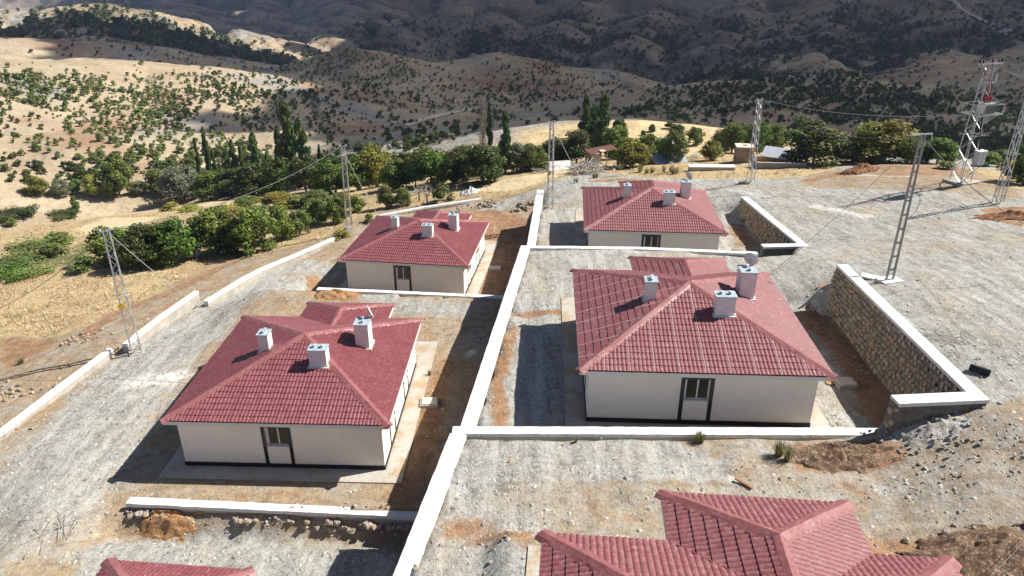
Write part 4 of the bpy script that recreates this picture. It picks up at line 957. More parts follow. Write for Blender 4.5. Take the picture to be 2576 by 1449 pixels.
def trunk_mesh(kind, seed):
    R = random.Random(seed); m = MB()
    if kind == 'poplar':
        m.tube([(0, 0, -.03), (.01, 0, .3), (.03, .01, .6), (.05, 0, .9)], [.035, .028, .018, .006], 6)
    else:
        m.tube([(0, 0, -.04), (.01, 0, .15), (.0, .01, .34)], [.04, .033, .027], 7)
        for k in range(5):
            a = 6.28*k/5+R.uniform(-.3, .3); L = R.uniform(.22, .32); m.tube([(0, .0, .26+.02*k), (.10*math.cos(a), .10*math.sin(a), .42), (L*math.cos(a), L*math.sin(a), .62+R.uniform(-.05, .15))], [.022, .015, .006], 5)
    return m.mesh('trunk', 'bark', smooth=True)
CR = {}
def crown_set(kind, nvar, n, size):
    CR[kind] = []
    for i in range(nvar):
        V, F, T = leaf_cloud(crown_blobs(kind, 100+i), n, size, 200+i); CR[kind].append((soup('crown', V, F, T, 'leafA'), trunk_mesh(kind, i)))
crown_set('round', 7, 5600, .050); crown_set('poplar', 5, 3200, .085); crown_set('bush', 6, 900, .10); crown_set('hedge', 2, 2600, .05)
tr_rng = random.Random(21)
def tree(name, label, cat, x, y, z, w, h, kind, leaf, group, lean=0.0):
    k = tr_rng.randrange(len(CR[kind])); cm, tm = CR[kind][k]
    r = empty(name, (x, y, z), tr_rng.uniform(0, 6.28) if kind != 'poplar' else tr_rng.uniform(-.5, .5)); tag(r, label, cat, group)
    c = link('crown', cm, r, scale=(w, w, h)); c.material_slots[0].link = 'OBJECT'; c.material_slots[0].material = M[leaf]
    link('trunk', tm, r, scale=(h*.8 if kind != 'poplar' else h*.6, h*.8 if kind != 'poplar' else h*.6, h))
    if lean: r.rotation_euler[1] = lean
    return r
def ptree(px, pyb, wpx, hpx, kind, leaf, label, cat='tree', name=None, group=None, dist=None):
    if dist: x, y, z = atr(px, pyb, dist); z = hz(x, y)
    else: x, y, z = gp(px, pyb)
    dep = project(x, y, z)[2]; s = dep/FOCAL
    elev = math.atan2(CAMZ-z, math.hypot(x, y))
    h = hpx*s/math.cos(elev)
    return tree(name or {'round': 'broadleaf_tree', 'poplar': 'poplar_tree', 'bush': 'shrub', 'hedge': 'shrub'}[kind], label, cat, x, y, z-.05, wpx*s*1.28, h*1.06, kind, leaf, group)
G1 = 'trees along the stream and gardens'
R_, P_, B_ = 'round', 'poplar', 'bush'
TREES = [
 # near left thicket
 (290, 662, 110, 90, R_, 'leafA', 'dark round tree at the left end of the thicket by the vegetable garden'), (365, 668, 130, 100, R_, 'leafE', 'broad dark green tree in the middle of the thicket below the leftmost pole'),
 (440, 660, 120, 105, R_, 'leafA', 'olive green tree at the right end of the thicket, crossed by the cable'), (548, 640, 125, 112, R_, 'leafA', 'bright green leafy tree right of the thicket beside a white box'),
 (640, 636, 110, 110, R_, 'leafA', 'sunlit green tree, second right of the thicket'), (600, 640, 90, 80, R_, 'leafE', 'darker low tree squeezed between two sunlit ones'), (712, 602, 75, 82, R_, 'leafA', 'slender open crowned tree left of the second lattice pole'),
 (755, 590, 60, 60, R_, 'leafF', 'small pale green tree at the field corner left of the second pole'), (800, 560, 70, 60, R_, 'leafF', 'loose green orchard tree behind the second pole'), (850, 560, 60, 62, R_, 'leafA', 'small tree just left of the second lattice pole'),
 # field row, left
 (95, 488, 52, 46, R_, 'leafB', 'small yellowing tree at the left edge of the stubble field'), (157, 492, 46, 40, R_, 'leafD', 'grey green fruit tree standing in the stubble field'), (192, 486, 36, 34, R_, 'leafA', 'little tree between the fruit tree and the yellow one'),
 (238, 493, 52, 50, R_, 'leafB', 'yellow green tree left of the dark conical one'), (302, 492, 78, 88, R_, 'leafA', 'dense dark tree with a pointed top at the end of the stubble field'), (352, 490, 36, 32, R_, 'leafD', 'pale bush like tree right of the dense pointed one'),
 (408, 486, 84, 58, R_, 'leafF', 'yellow green tree left of the round silver willow'), (466, 504, 108, 82, R_, 'leafD', 'round silver grey willow at the stream'), (532, 506, 80, 66, R_, 'leafA', 'dark tree right of the silver willow'), (575, 502, 60, 46, R_, 'leafE', 'low bright tree at the foot of the poplars'),
 (455, 470, 70, 40, R_, 'leafF', 'light green tree peeping over the willow'), (520, 465, 60, 42, R_, 'leafD', 'grey green tree under the thin poplars'), (640, 490, 110, 78, R_, 'leafE', 'wide dark tree below the row of poplars'), (705, 488, 95, 86, R_, 'leafA', 'olive tree below the two tallest poplars'),
 (770, 484, 95, 90, R_, 'leafE', 'dark wide tree right of the tallest poplars'), (830, 488, 95, 82, R_, 'leafA', 'tree with a bare patch in its crown left of the second pole'), (870, 470, 70, 60, R_, 'leafA', 'bright green tree behind the second lattice pole'),
 (620, 520, 60, 26, R_, 'leafF', 'low scrubby tree in front of the stream thicket'), (700, 520, 90, 34, R_, 'leafB', 'brownish low tree at the field edge'), (800, 516, 80, 36, R_, 'leafF', 'low green tree at the field edge below the wide dark ones'),
 # behind far left house
 (905, 478, 80, 85, R_, 'leafA', 'bright walnut tree just right of the second pole'), (950, 470, 100, 100, R_, 'leafB', 'large yellowish green walnut right of the second pole'), (1000, 474, 85, 70, R_, 'leafA', 'green walnut left of the thin wooden pole'),
 (1085, 466, 110, 92, R_, 'leafA', 'broad walnut tree right of the thin wooden pole'), (1150, 462, 80, 76, R_, 'leafE', 'dark tree below the bare poplar'), (1215, 458, 110, 92, R_, 'leafE', 'large dark oak under the green poplar'), (1180, 440, 70, 70, R_, 'leafF', 'pale young tree behind the large dark oak'),
 (1300, 432, 66, 70, R_, 'leafD', 'grey green tree right of the green poplar'), (1345, 428, 70, 60, R_, 'leafA', 'dark tree left of the middle lattice pole'), (1395, 412, 76, 60, R_, 'leafE', 'tree behind the middle lattice pole'), (1450, 410, 84, 76, R_, 'leafE', 'dense dark tree left of the tumbledown shed'),
 (1050, 440, 70, 52, R_, 'leafA', 'tree behind the broad walnut'), (1120, 436, 60, 46, R_, 'leafF', 'light tree behind the two walnuts'), (900, 440, 60, 50, R_, 'leafE', 'dark tree far behind the second pole'),
 (972, 524, 46, 54, R_, 'leafE', 'small dark orchard tree with a clear trunk behind the far left house'), (1014, 518, 46, 46, R_, 'leafF', 'pale little orchard tree beside the dark small one'),
 # right side
 (1545, 400, 70, 80, R_, 'leafA', 'tree under the right hand poplars'), (1590, 418, 90, 66, R_, 'leafB', 'yellow tipped tree right of the tumbledown shed'), (1625, 398, 60, 60, R_, 'leafA', 'tree behind the yellow tipped one by the grey roof'), (1560, 350, 36, 50, R_, 'leafE', 'dark conical tree in front of the golden hill'),
 (1662, 404, 52, 56, R_, 'leafA', 'small tree with a bare trunk left of the grey metal roofs'), (1694, 408, 62, 76, R_, 'leafF', 'open yellowish tree with dark trunk in front of the grey metal roof'), (1700, 350, 40, 40, R_, 'leafE', 'dark tree below the golden hill'), (1748, 364, 44, 44, R_, 'leafA', 'round tree on the golden grass'),
 (1788, 404, 52, 50, R_, 'leafB', 'yellow round tree left of the stone hut'), (1815, 378, 60, 54, R_, 'leafD', 'grey green tree behind the yellow round one'), (1840, 384, 66, 72, R_, 'leafA', 'tree behind the stone hut'), (1905, 386, 70, 74, R_, 'leafA', 'bright green tree between the hut and the big walnut'),
 (1945, 376, 66, 62, R_, 'leafA', 'tree left of the big walnut'), (2045, 412, 165, 100, R_, 'leafE', 'big dark walnut above the long grey wall'), (2005, 350, 66, 56, R_, 'leafC', 'rounded tree rising behind the big dark walnut'), (2215, 408, 160, 98, R_, 'leafB', 'big golden green walnut in front of the bare hill'),
 (2290, 412, 80, 60, R_, 'leafA', 'low end of the golden walnut clump'), (2355, 412, 90, 66, R_, 'leafA', 'green tree left of the transformer tower'), (2140, 404, 60, 44, R_, 'leafE', 'dark tree between the two big walnuts'), (2480, 418, 70, 34, R_, 'leafA', 'low trees right of the transformer cabinet'),
 (2560, 460, 90, 96, R_, 'leafA', 'tree at the right edge of the photo behind the last lattice pole'), (2520, 412, 60, 36, R_, 'leafE', 'dark tree behind the last lattice pole'), (1880, 350, 40, 34, R_, 'leafF', 'small light tree far behind the stone hut'),
 (1640, 330, 18, 20, R_, 'leafE', 'small dark tree on the golden hilltop, left one'), (1683, 326, 22, 18, R_, 'leafF', 'tiny tree on the golden hilltop, right one'), (1618, 338, 12, 14, R_, 'leafE', 'bush like tree on the slope of the golden hill')]
TREES += [(930, 452, 90, 66, R_, 'leafA', 'second row walnut behind the large yellowish one'), (1010, 446, 90, 62, R_, 'leafE', 'dark second row tree behind the thin wooden pole'), (1090, 440, 90, 60, R_, 'leafA', 'second row tree behind the broad walnut, left'), (1160, 430, 80, 58, R_, 'leafE', 'second row tree below the bare poplar'), (1250, 432, 80, 62, R_, 'leafA', 'second row tree beside the lone green poplar'), (1330, 416, 70, 52, R_, 'leafE', 'second row tree left of the middle lattice pole'), (1420, 398, 70, 50, R_, 'leafA', 'second row tree right of the middle lattice pole'), (860, 452, 80, 60, R_, 'leafE', 'second row tree left of the bright walnut'), (590, 488, 90, 60, R_, 'leafE', 'dark tree in front of the middle poplars'), (670, 476, 80, 70, R_, 'leafA', 'olive tree between the stout and the tallest poplar'), (745, 470, 80, 76, R_, 'leafE', 'dark tree right under the tallest poplar')]
for t in TREES: ptree(*t[:7], group=G1)
POPL = [(510, 470, 16, 112), (535, 476, 20, 146), (548, 470, 18, 90), (580, 470, 30, 92), (598, 474, 30, 118), (617, 470, 18, 104), (652, 474, 44, 130), (681, 470, 14, 88), (705, 470, 20, 74), (714, 470, 32, 146), (738, 476, 52, 204), (768, 474, 48, 166), (811, 462, 18, 96), (831, 460, 18, 80),
        (1232, 440, 20, 170), (1271, 436, 34, 144), (1468, 384, 34, 134), (1490, 388, 56, 112), (1511, 392, 50, 142), (1545, 392, 44, 84)]
PL = ['thin leftmost poplar of the left group', 'thin poplar with a bare tip, second of the left group', 'low poplar behind the bare tipped one', 'dark poplar in the middle of the left group', 'tall dark poplar, middle of the left group', 'narrow poplar between two dark ones', 'stout dark poplar left of the two tallest', 'very thin short poplar', 'short poplar at the foot of the tallest one', 'poplar leaning on the tallest one', 'tallest poplar with a yellow top', 'second tallest poplar, right beside the tallest', 'small poplar right of the tallest pair', 'small poplar farthest right of the left group',
      'green poplar half hidden behind the bare one', 'green poplar standing alone right of the bare one', 'narrow poplar at the left of the right hand group', 'pale poplar in the middle of the right hand group', 'tallest poplar of the right hand group', 'low poplar at the right of the right hand group']
for (px, pb, w, h), l in zip(POPL, PL): ptree(px, pb, w*1.0, h*.98, P_, 'leafC', l, group='poplars')
# bare poplar
bx, by, bz = gp(1216, 436); dep = project(bx, by, bz)[2]; bh = 178*dep/FOCAL*1.06
br = tag(empty('poplar_tree', (bx, by, bz)), 'leafless pale poplar rising above the tree line', 'tree', 'poplars'); m = MB(); R = random.Random(4)
m.tube([(0, 0, 0), (0, 0, bh*.5), (.1, 0, bh)], [.16, .11, .02], 6); m.build('trunk', 'twig', br); m = MB()
for k in range(210):
    t = R.uniform(.10, .92); a = R.uniform(0, 6.28); L = bh*R.uniform(.12, .24); sp = R.uniform(.3, 1.0)*(1-t*.6); m.tube([(0, 0, bh*t), (sp*math.cos(a)*.7, sp*math.sin(a)*.7, bh*t+L*.5), (sp*math.cos(a)*1.1, sp*math.sin(a)*1.1, min(bh*1.02, bh*t+L))], [.034, .024, .010], 3, False)
tag(m.build('branches', 'twig', br), kind='stuff')

tm_ = MB(); RT = random.Random(3)
for k in range(130):
    a = RT.uniform(0, 6.28); L = RT.uniform(.45, 1.0); sp = RT.uniform(.05, .5); b0 = Vector((RT.uniform(-.12, .12), RT.uniform(-.12, .12), 0)); d = Vector((math.cos(a)*sp, math.sin(a)*sp, L)); sd2 = Vector((-math.sin(a), math.cos(a), 0))*.014
    tm_.add([b0-sd2, b0+sd2, b0+d*.6+sd2, b0+d*.6-sd2, b0+d+Vector((d.x*.3, d.y*.3, -.05))], [(0, 1, 2, 3), (3, 2, 4)], RT.random())
tuft_me = tm_.mesh('blades', 'leafB', tone=True)
SHRUBS = [(1115, 506, 52, 40, 'leafE', 'round dark bush beside the dead twigs behind the far left house'), (90, 650, 150, 40, 'leafF', 'long green hedge above the vegetable rows'), (150, 618, 60, 36, 'leafA', 'tall leafy plants at the end of the hedge'), (40, 545, 90, 22, 'leafE', 'dark hedge strip on the field, left'), (160, 545, 80, 18, 'leafE', 'dark hedge strip on the field, right part'), (30, 568, 30, 22, 'leafA', 'small round bush in the dry field'), (60, 695, 110, 30, 'leafA', 'low dark hedge at the left edge below the garden'), (0, 695, 90, 30, 'leafE', 'hedge end leaving the photo at the left'),
 (215, 685, 70, 40, 'leafF', 'shrub clump at the left foot of the thicket'), (430, 530, 50, 20, 'leafB', 'brown green shrub in the field behind the thicket'), (480, 532, 60, 18, 'leafB', 'low brown shrub right of the other field shrub'), (560, 545, 80, 30, 'leafB', 'shrubs behind the sunlit trees'), (650, 540, 60, 24, 'leafF', 'light scrub at the upper field edge'), (750, 520, 70, 30, 'leafF', 'scrub in front of the wide dark tree'), (860, 520, 60, 36, 'leafF', 'scrub left of the second pole, upper'), (900, 530, 50, 40, 'leafA', 'green shrub right of the second pole'), (860, 596, 40, 20, 'leafB', 'small shrub by the white wall near the second pole'), (1190, 470, 50, 14, 'leafE', 'flat bush behind the tarpaulin heap'), (480, 600, 30, 20, 'leafE', 'shrub in the gap of the thicket'), (930, 560, 26, 22, 'leafB', 'shrub in the dry grass by the thin white wall'),
 (1765, 1110, 42, 30, 'leafB', 'straw coloured weed clump by the white cross wall'), (1445, 1110, 22, 18, 'leafA', 'small green weed tuft by the white cross wall'), (1960, 1150, 50, 46, 'leafB', 'dry weed clump beside the brown soil heap'), (1080, 945, 20, 18, 'leafA', 'green weed tuft by the apron of the near left house'), (50, 915, 26, 18, 'leafD', 'grey green weed clump on the dirt bank'), (290, 885, 30, 12, 'leafB', 'weed tuft by the lower road'), (2380, 425, 50, 20, 'leafB', 'straw coloured bush below the golden walnut'), (2150, 410, 50, 26, 'leafB', 'weedy bush left of the white stone heap'), (2110, 400, 40, 26, 'leafB', 'brownish bush by the long grey wall'), (1870, 560, 20, 14, 'leafB', 'weeds at the foot of the far stone wall'), (1860, 1440, 10, 8, 'leafB', 'tiny dry tuft near the bottom roof'), (560, 790, 10, 8, 'leafB', 'tiny dry tuft on the lower road'),
 (1560, 425, 60, 20, 'leafB', 'olive weeds on the mound behind the farthest house, left'), (1620, 432, 70, 22, 'leafB', 'olive weeds on the mound behind the farthest house, middle'), (1690, 436, 70, 20, 'leafB', 'olive weeds on the mound behind the farthest house, right'), (1500, 448, 36, 16, 'leafB', 'weeds beside the dirt track'), (1455, 458, 26, 12, 'leafB', 'small weeds by the dirt track at the pole')]
for px, pb, w, h, leaf, lab in SHRUBS:
    if 'weed' in lab or 'tuft' in lab:
        x, y, z = gp(px, pb); k = project(x, y, z)[2]/FOCAL; r = tag(empty('weed_tuft', (x, y, z-.03), px), lab, 'weeds', 'bushes and weeds')
        for q in range(max(1, round(w/16))):
            c = link('blades', tuft_me, r, (tr_rng.uniform(-.4, .4)*w*k*(w > 20), tr_rng.uniform(-.2, .2)*w*k*(w > 20), 0), (0, 0, tr_rng.uniform(0, 6)), (h*k*.9, h*k*.9, h*k*1.15)); c.material_slots[0].link = 'OBJECT'; c.material_slots[0].material = M['weedg' if leaf in ('leafA', 'leafD') else 'weed']
        continue
    ptree(px, pb, w, h, 'hedge' if w > 75 else B_, leaf, lab, 'bush', group='bushes and weeds')

# scrub on the hills
N = 60000
px = NR.rand(N)*2900-160; py = NR.rand(N)**.9*470-10
hx, hy2, hzz, hr, ok = hills_hit(px, py)
cv = scrub_cover(hx, hy2, hzz)
dens = .10+1.15*np.clip(cv-.25, 0, 1)
clump = fbm(hx/11, hy2/11, 2, 91); dens = dens*np.clip(.75+.7*clump, .2, 1.5)
inb = lambda x0, x1, y0, y1: (px > x0) & (px < x1) & (py > y0) & (py < y1)
dens = np.where(inb(60, 260, 190, 260) | inb(200, 480, 230, 345) | inb(600, 720, 230, 330) | inb(480, 640, 190, 260), dens*1.3+.12, dens)
dens = np.where(inb(0, 600, 150, 185) | inb(0, 140, 95, 150), dens*.35, dens); dens = np.where((hr > 128) & (hr < 150), 0, dens); dens = np.where(inb(1280, 1900, 300, 400) & (hr < 160), dens*.05, dens)
dens = dens*np.where(hr > 600, .9, 1)*np.where(inb(620, 1000, 340, 400), .3, 1)
dens = dens*np.where((hr > 300) & (hr < 520) & (hx > -120), .8, 1)
sel = ok & (hr > 140) & (hr < 1150) & (NR.rand(N) < dens*np.where(hr > 520, 1.0, .85))
idx = np.where(sel)[0]
sz = np.where(hr < 600, .7+1.45*NR.rand(N)**1.9, 2.2+2.6*NR.rand(N)); app = sz/hr
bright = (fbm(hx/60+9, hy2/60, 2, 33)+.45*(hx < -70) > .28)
order = idx[np.argsort(-app[idx])]
bush_me = CR['bush']; nb = 0
for i in order[:300]:
    cm, tm = bush_me[nb % len(bush_me)]; nb += 1
    o = link('oak_shrub', cm, None, (hx[i], hy2[i], hzz[i]-.1), (0, 0, NR.rand()*6.28), (sz[i]*1.25, sz[i]*1.25, sz[i]*(.85+.5*NR.rand())))
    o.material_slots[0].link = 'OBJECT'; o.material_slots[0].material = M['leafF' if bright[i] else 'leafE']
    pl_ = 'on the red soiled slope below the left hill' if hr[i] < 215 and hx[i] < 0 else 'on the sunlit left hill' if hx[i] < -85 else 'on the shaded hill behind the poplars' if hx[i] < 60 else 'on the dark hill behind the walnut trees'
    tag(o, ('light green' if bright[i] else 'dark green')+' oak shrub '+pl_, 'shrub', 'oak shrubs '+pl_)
rest = order[300:]
def scrub_soup(ids, nleaf, lsz):
    Vs, Fs, Ts = [], [], []; base = 0
    tmpl = []
    for k in range(4):
        V, F, T = leaf_cloud(crown_blobs('bush', 300+k), nleaf, lsz, 400+k); tmpl.append((V, F, T))
    for q, i in enumerate(ids):
        V, F, T = tmpl[q % 4]; a = NR.rand()*6.28; c, s = math.cos(a), math.sin(a)
        W = V*np.array([sz[i]*1.25, sz[i]*1.25, sz[i]*1.0]); W = np.stack([W[:, 0]*c-W[:, 1]*s, W[:, 0]*s+W[:, 1]*c, W[:, 2]], -1)+np.array([hx[i], hy2[i], hzz[i]-.1])
        Vs.append(W); Fs.append(F+base); base += len(V); Ts.append(np.clip(T*.7+.3*NR.rand(), 0, 1))
    return np.concatenate(Vs), np.concatenate(Fs), np.concatenate(Ts)
mid = rest[(hr[rest] < 520)]; farb = rest[(hr[rest] >= 520)]
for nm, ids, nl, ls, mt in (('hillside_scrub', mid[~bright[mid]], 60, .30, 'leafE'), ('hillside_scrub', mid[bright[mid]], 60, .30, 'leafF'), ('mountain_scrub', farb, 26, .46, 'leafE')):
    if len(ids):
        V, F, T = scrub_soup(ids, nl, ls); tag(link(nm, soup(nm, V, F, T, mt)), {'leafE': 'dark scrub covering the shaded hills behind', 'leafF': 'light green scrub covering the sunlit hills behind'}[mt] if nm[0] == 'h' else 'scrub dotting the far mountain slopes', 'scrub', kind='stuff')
print('bushes', len(order), len(mid), len(farb))

# ------------------------------------------------------------------ lattice poles
def lattice(h, w0, w1, bays, leg=.06, brace=.048):
    """returns four leg meshes and one mesh per bracing side"""
    legs = []; c = [(-1, -1), (1, -1), (1, 1), (-1, 1)]
    wz = lambda t: (w0+(w1-w0)*t)/2
    for sx, sy in c:
        m = MB(); m.bar((sx*wz(0), sy*wz(0), 0), (sx*wz(1), sy*wz(1), h), leg); legs.append(m.mesh('leg', 'steel'))
    sides = []
    # bays get shorter towards the top
    ts = [0]; 
    for k in range(bays): ts.append(ts[-1]+(1.35-.7*k/bays))
    ts = [t/ts[-1] for t in ts]
    for k in range(4):
        a, b = c[k], c[(k+1) % 4]; m = MB()
        for i in range(bays):
            t0, t1 = ts[i], ts[i+1]; p, q = (a, b) if (i+k) % 2 == 0 else (b, a)
            m.bar((p[0]*wz(t0), p[1]*wz(t0), h*t0), (q[0]*wz(t1), q[1]*wz(t1), h*t1), brace, .03)
        sides.append(m.mesh('bracing', 'steel'))
    return legs, sides
LP = lattice(8.3, .56, .32, 13)
def top_arm(w=.9, z=8.25):
    m = MB(); m.bar((-w/2, 0, z), (w/2, 0, z), .06); m.bar((-w/2, .05, z+.06), (-w/2, .05, z+.18), .03); return m.mesh('cross_arm', 'steel')
arm_p = top_arm(); 
def mid_m(z=4.0):
    m = MB()
    for s in (-1, 1): m.bar((-.5, s*.24, z), (.5, s*.24, z+.02), .03); m.bar((s*.24, -.5, z+.05), (s*.24, .5, z+.05), .03)
    return m.mesh('anti_climb_bars', 'steel')
midm = mid_m()
ft = MB(); ft.box(-.44, .44, -.44, .44, -.4, .08); foot_me = ft.mesh('footing', 'concrete')
sg = MB(); sg.box(-.16, .16, -.012, .012, 0, .3); sign_me = sg.mesh('warning_plate', simple('yellow_plate', (.62, .40, .02), .5))
def lattice_pole(x, y, z, rz, label, lean=(0, 0), sign=True, armr=0):
    r = empty('lattice_pole', (x, y, z), rz); r.rotation_euler = (lean[1], lean[0], rz); tag(r, label, 'power pole', 'galvanised lattice power poles')
    for me in LP[0]: link('leg', me, r)
    for me in LP[1]: link('bracing', me, r)
    link('cross_arm', arm_p, r, rot=(0, 0, armr)); link('anti_climb_bars', midm, r); link('footing', foot_me, r)
    if sign: link('warning_plate', sign_me, r, (-.2, -.26, 3.3))
    for s in (-1, 1):
        m = MB(); m.cyl((s*.3*math.cos(armr), s*.3*math.sin(armr), 8.28), .05, .14, 8); m.build('insulator', 'dish', r)
    return r
POLES = [(-23.85, 40.1, 6.6, .5, 'lattice power pole farthest left beside the lower road', (.0, 0), 0.1), (-16.4, 69.0, 3.5, .35, 'lattice power pole by the white wall left of the far left house', (.02, 0), .2),
         (3.72, 68.0, 7.4, .12, 'lattice power pole in the middle at the end of the long white wall', (0, 0), .3), (23.9, 70.6, 8.2, .3, 'lattice power pole right of the farthest right house', (-.03, 0), .4), (38.5, 55.1, 11.2, .5, 'lattice power pole at the right edge of the photo', (0, 0), .1)]
for x, y, z, rz, l, ln, ar in POLES: lattice_pole(x, y, hz(x, y), rz, l, ln, True, ar)
# ladder pole on a concrete block
x, y = 21.1, 37.0; z = hz(x, y)
r = tag(empty('ladder_pole', (x, y, z)), 'ladder shaped steel power pole on a white footing above the tall stone wall', 'power pole'); r.rotation_euler = (0, -.012, .25)
for s in (-1, 1):
    m = MB(); m.add([(s*.22-.035, -.06, 0), (s*.22+.035, -.06, 0), (s*.22+.035, .06, 0), (s*.22-.035, .06, 0), (s*.12-.03, -.05, 8.3), (s*.12+.03, -.05, 8.3), (s*.12+.03, .05, 8.3), (s*.12-.03, .05, 8.3)], [(0, 3, 2, 1), (4, 5, 6, 7), (0, 1, 5, 4), (1, 2, 6, 5), (2, 3, 7, 6), (3, 0, 4, 7)]); m.build('leg', 'darksteel', r)
for k in range(10):
    zz = .75+k*.8; w = .22-.10*zz/8.3; m = MB(); m.box(-w-.02, w+.02, -.04, .04, zz-.035, zz+.035); m.build('rung', 'darksteel', r)
m = MB(); m.box(-.62, .62, -.42, .42, -.5, .16); m.build('footing', 'white', r)
m = MB(); m.bar((-.75, 0, 8.32), (.55, 0, 8.32), .07); m.build('cross_arm', 'steel', r)
for s in (-.1, .5): m = MB(); m.tube([(s, 0, 8.35), (s+.03, -.06, 8.0), (s-.1, -.05, 7.7)], .025, 6); m.build('insulator', 'steel', r)
# transformer tower
x, y = 39.0, 61.3; z = hz(x, y)
tw = tag(empty('transformer_tower', (x, y, z), .32), 'tall lattice tower carrying a transformer platform and a grey cabinet', 'tower'); tw.rotation_euler = (0, -.015, .32)
lg, sd_ = lattice(9.6, 1.15, .44, 13, .075, .05)
for me in lg: link('leg', me, tw)
for me in sd_: link('bracing', me, tw)
m = MB(); m.box(-.95, .95, -.95, .95, -.4, .10); m.build('footing', 'concrete', tw)
m = MB(); zt = 9.95
for s in (-1, 1):
    m.bar((-1.15, s*.18, zt), (1.15, s*.18, zt), .06); m.bar((-1.15, s*.18, zt), (-.2, s*.2, zt-.75), .045); m.bar((1.15, s*.18, zt), (.2, s*.2, zt-.75), .045)
    for q in (-.7, -.4, .4, .7): m.bar((q, s*.18, zt), (q*.6, s*.2, zt-.42), .03)
m.bar((-1.15, -.18, zt), (-1.15, .18, zt), .05); m.bar((1.15, -.18, zt), (1.15, .18, zt), .05); m.bar((-.2, 0, zt-.7), (.2, 0, zt-.7), .06); m.build('cross_arm', 'steel', tw)
insm = MB()
for k in range(4): insm.cyl((0, 0, .04+.07*k), .085 if k % 2 == 0 else .06, .07, 10, .05)
ins_me = insm.mesh('insulator', 'black')
for q in (-1.0, 0, 1.0):
    for s in (-.16, .16): link('insulator', ins_me, tw, (q+s, 0, zt+.03))
m = MB(); m.bar((-.25, .2, 8.4), (1.35, .25, 8.35), .06); m.bar((-.25, -.2, 8.4), (1.35, .25, 8.35), .05); m.build('side_arm', 'steel', tw)
for q in (.8, 1.35): m = MB(); m.cyl((q, .25, 8.4), .06, .5, 8); m.build('surge_arrester', 'dish', tw)
m = MB(); pz = 6.0
for a, b in (((-1.25, -1.2), (1.25, -1.2)), ((1.25, -1.2), (1.25, .5)), ((1.25, .5), (-1.25, .5)), ((-1.25, .5), (-1.25, -1.2))):
    m.bar((*a, pz), (*b, pz), .08); m.bar((*a, pz+.8), (*b, pz+.8), .045); m.bar((*a, pz), (*a, pz+.8), .045)
for q in (-.9, -.3, .3, .9): m.bar((q, -1.2, pz), (q, .5, pz), .05)
m.bar((-1.1, -1.1, pz), (-.35, -.35, pz-1.0), .045); m.bar((1.1, -1.1, pz), (.35, -.35, pz-1.0), .045); m.build('platform', 'steel', tw)
m = MB(); m.box(-.75, .35, -1.15, -.4, pz+.06, pz+.95); tb = m.build('transformer_tank', 'steel', tw); m = MB()
for k in range(9): m.box(-.72+.12*k, -.69+.12*k, -1.25, -1.15, pz+.15, pz+.85)
m.build('cooling_fins', 'darksteel', tb)['kind'] = 'stuff'
redp = simple('red_bushing', (.32, .03, .035), .5)
for k in range(3):
    m = MB(); m.cyl((-.55+.3*k, -.78, pz+.95), .07, .18, 8); m.build('bushing', 'black', tb); m = MB(); m.cyl((-.55+.3*k, -.78, pz+1.13), .11, .30, 8, .09); m.build('bushing_cover', redp, tb)
    m = MB(); top = (-1.0+1.0*k, 0, zt+.3); m.tube([top, (top[0]*.6-.75, -.3, zt+.1), (-.7+.25*k, -.6, zt-1.2), (-.55+.3*k, -.78, pz+1.4)], .022, 5); m.build('jumper_cable', redp, tw)
m = MB(); m.box(.15, .95, -1.05, -.55, 1.75, 2.85); cb = m.build('cabinet', simple('grey_cabinet', (.50, .51, .50), .5, 0, .05), tw)
m = MB(); m.box(.10, 1.0, -1.10, -.50, 2.852, 2.90); m.build('cabinet_roof', 'pvc', cb); m = MB(); m.box(.545, .555, -1.056, -1.051, 1.8, 2.8); m.build('door_gap', 'black', cb)
tri = lambda y, k=1.0: [(.76-.09*k, y, 2.32-.06*k), (.76+.09*k, y, 2.32-.06*k), (.76, y, 2.32+.11*k)]
m = MB(); m.add(tri(-1.058)+tri(-1.052), [(0, 1, 2), (5, 4, 3), (0, 3, 4, 1), (1, 4, 5, 2), (2, 5, 3, 0)]); m.build('warning_triangle', simple('amber_sign', (.62, .33, .02), .5), cb)
m = MB(); m.add([(.77, -1.0605, 2.40), (.74, -1.0605, 2.33), (.762, -1.0605, 2.33), (.75, -1.0605, 2.28), (.79, -1.0605, 2.35), (.764, -1.0605, 2.35)], [(0, 1, 2), (0, 2, 5), (5, 2, 3), (5, 3, 4)]); m.build('bolt_mark', 'black', cb)
m = MB(); m.bar((.2, -1.0, 1.72), (-.2, -.5, 1.0), .04); m.bar((.9, -1.0, 1.72), (.5, -.5, 1.0), .04); m.box(.12, .98, -1.08, -.52, 1.70, 1.748); m.build('cabinet_bracket', 'darksteel', tw)
m = MB(); m.tube([(.25, -.35, pz), (.28, -.42, 4.5), (.45, -.7, 2.9)], .05, 6); m.build('cable_bundle', 'black', tw)
m = MB(); m.bar((-.9, -.5, 4.1), (.9, -.5, 4.1), .04); m.bar((-.9, .5, 4.1), (.9, .5, 4.1), .04); m.bar((-.55, -.8, 4.15), (-.55, .8, 4.15), .04); m.bar((.55, -.8, 4.15), (.55, .8, 4.15), .04); m.build('anti_climb_bars', 'steel', tw)

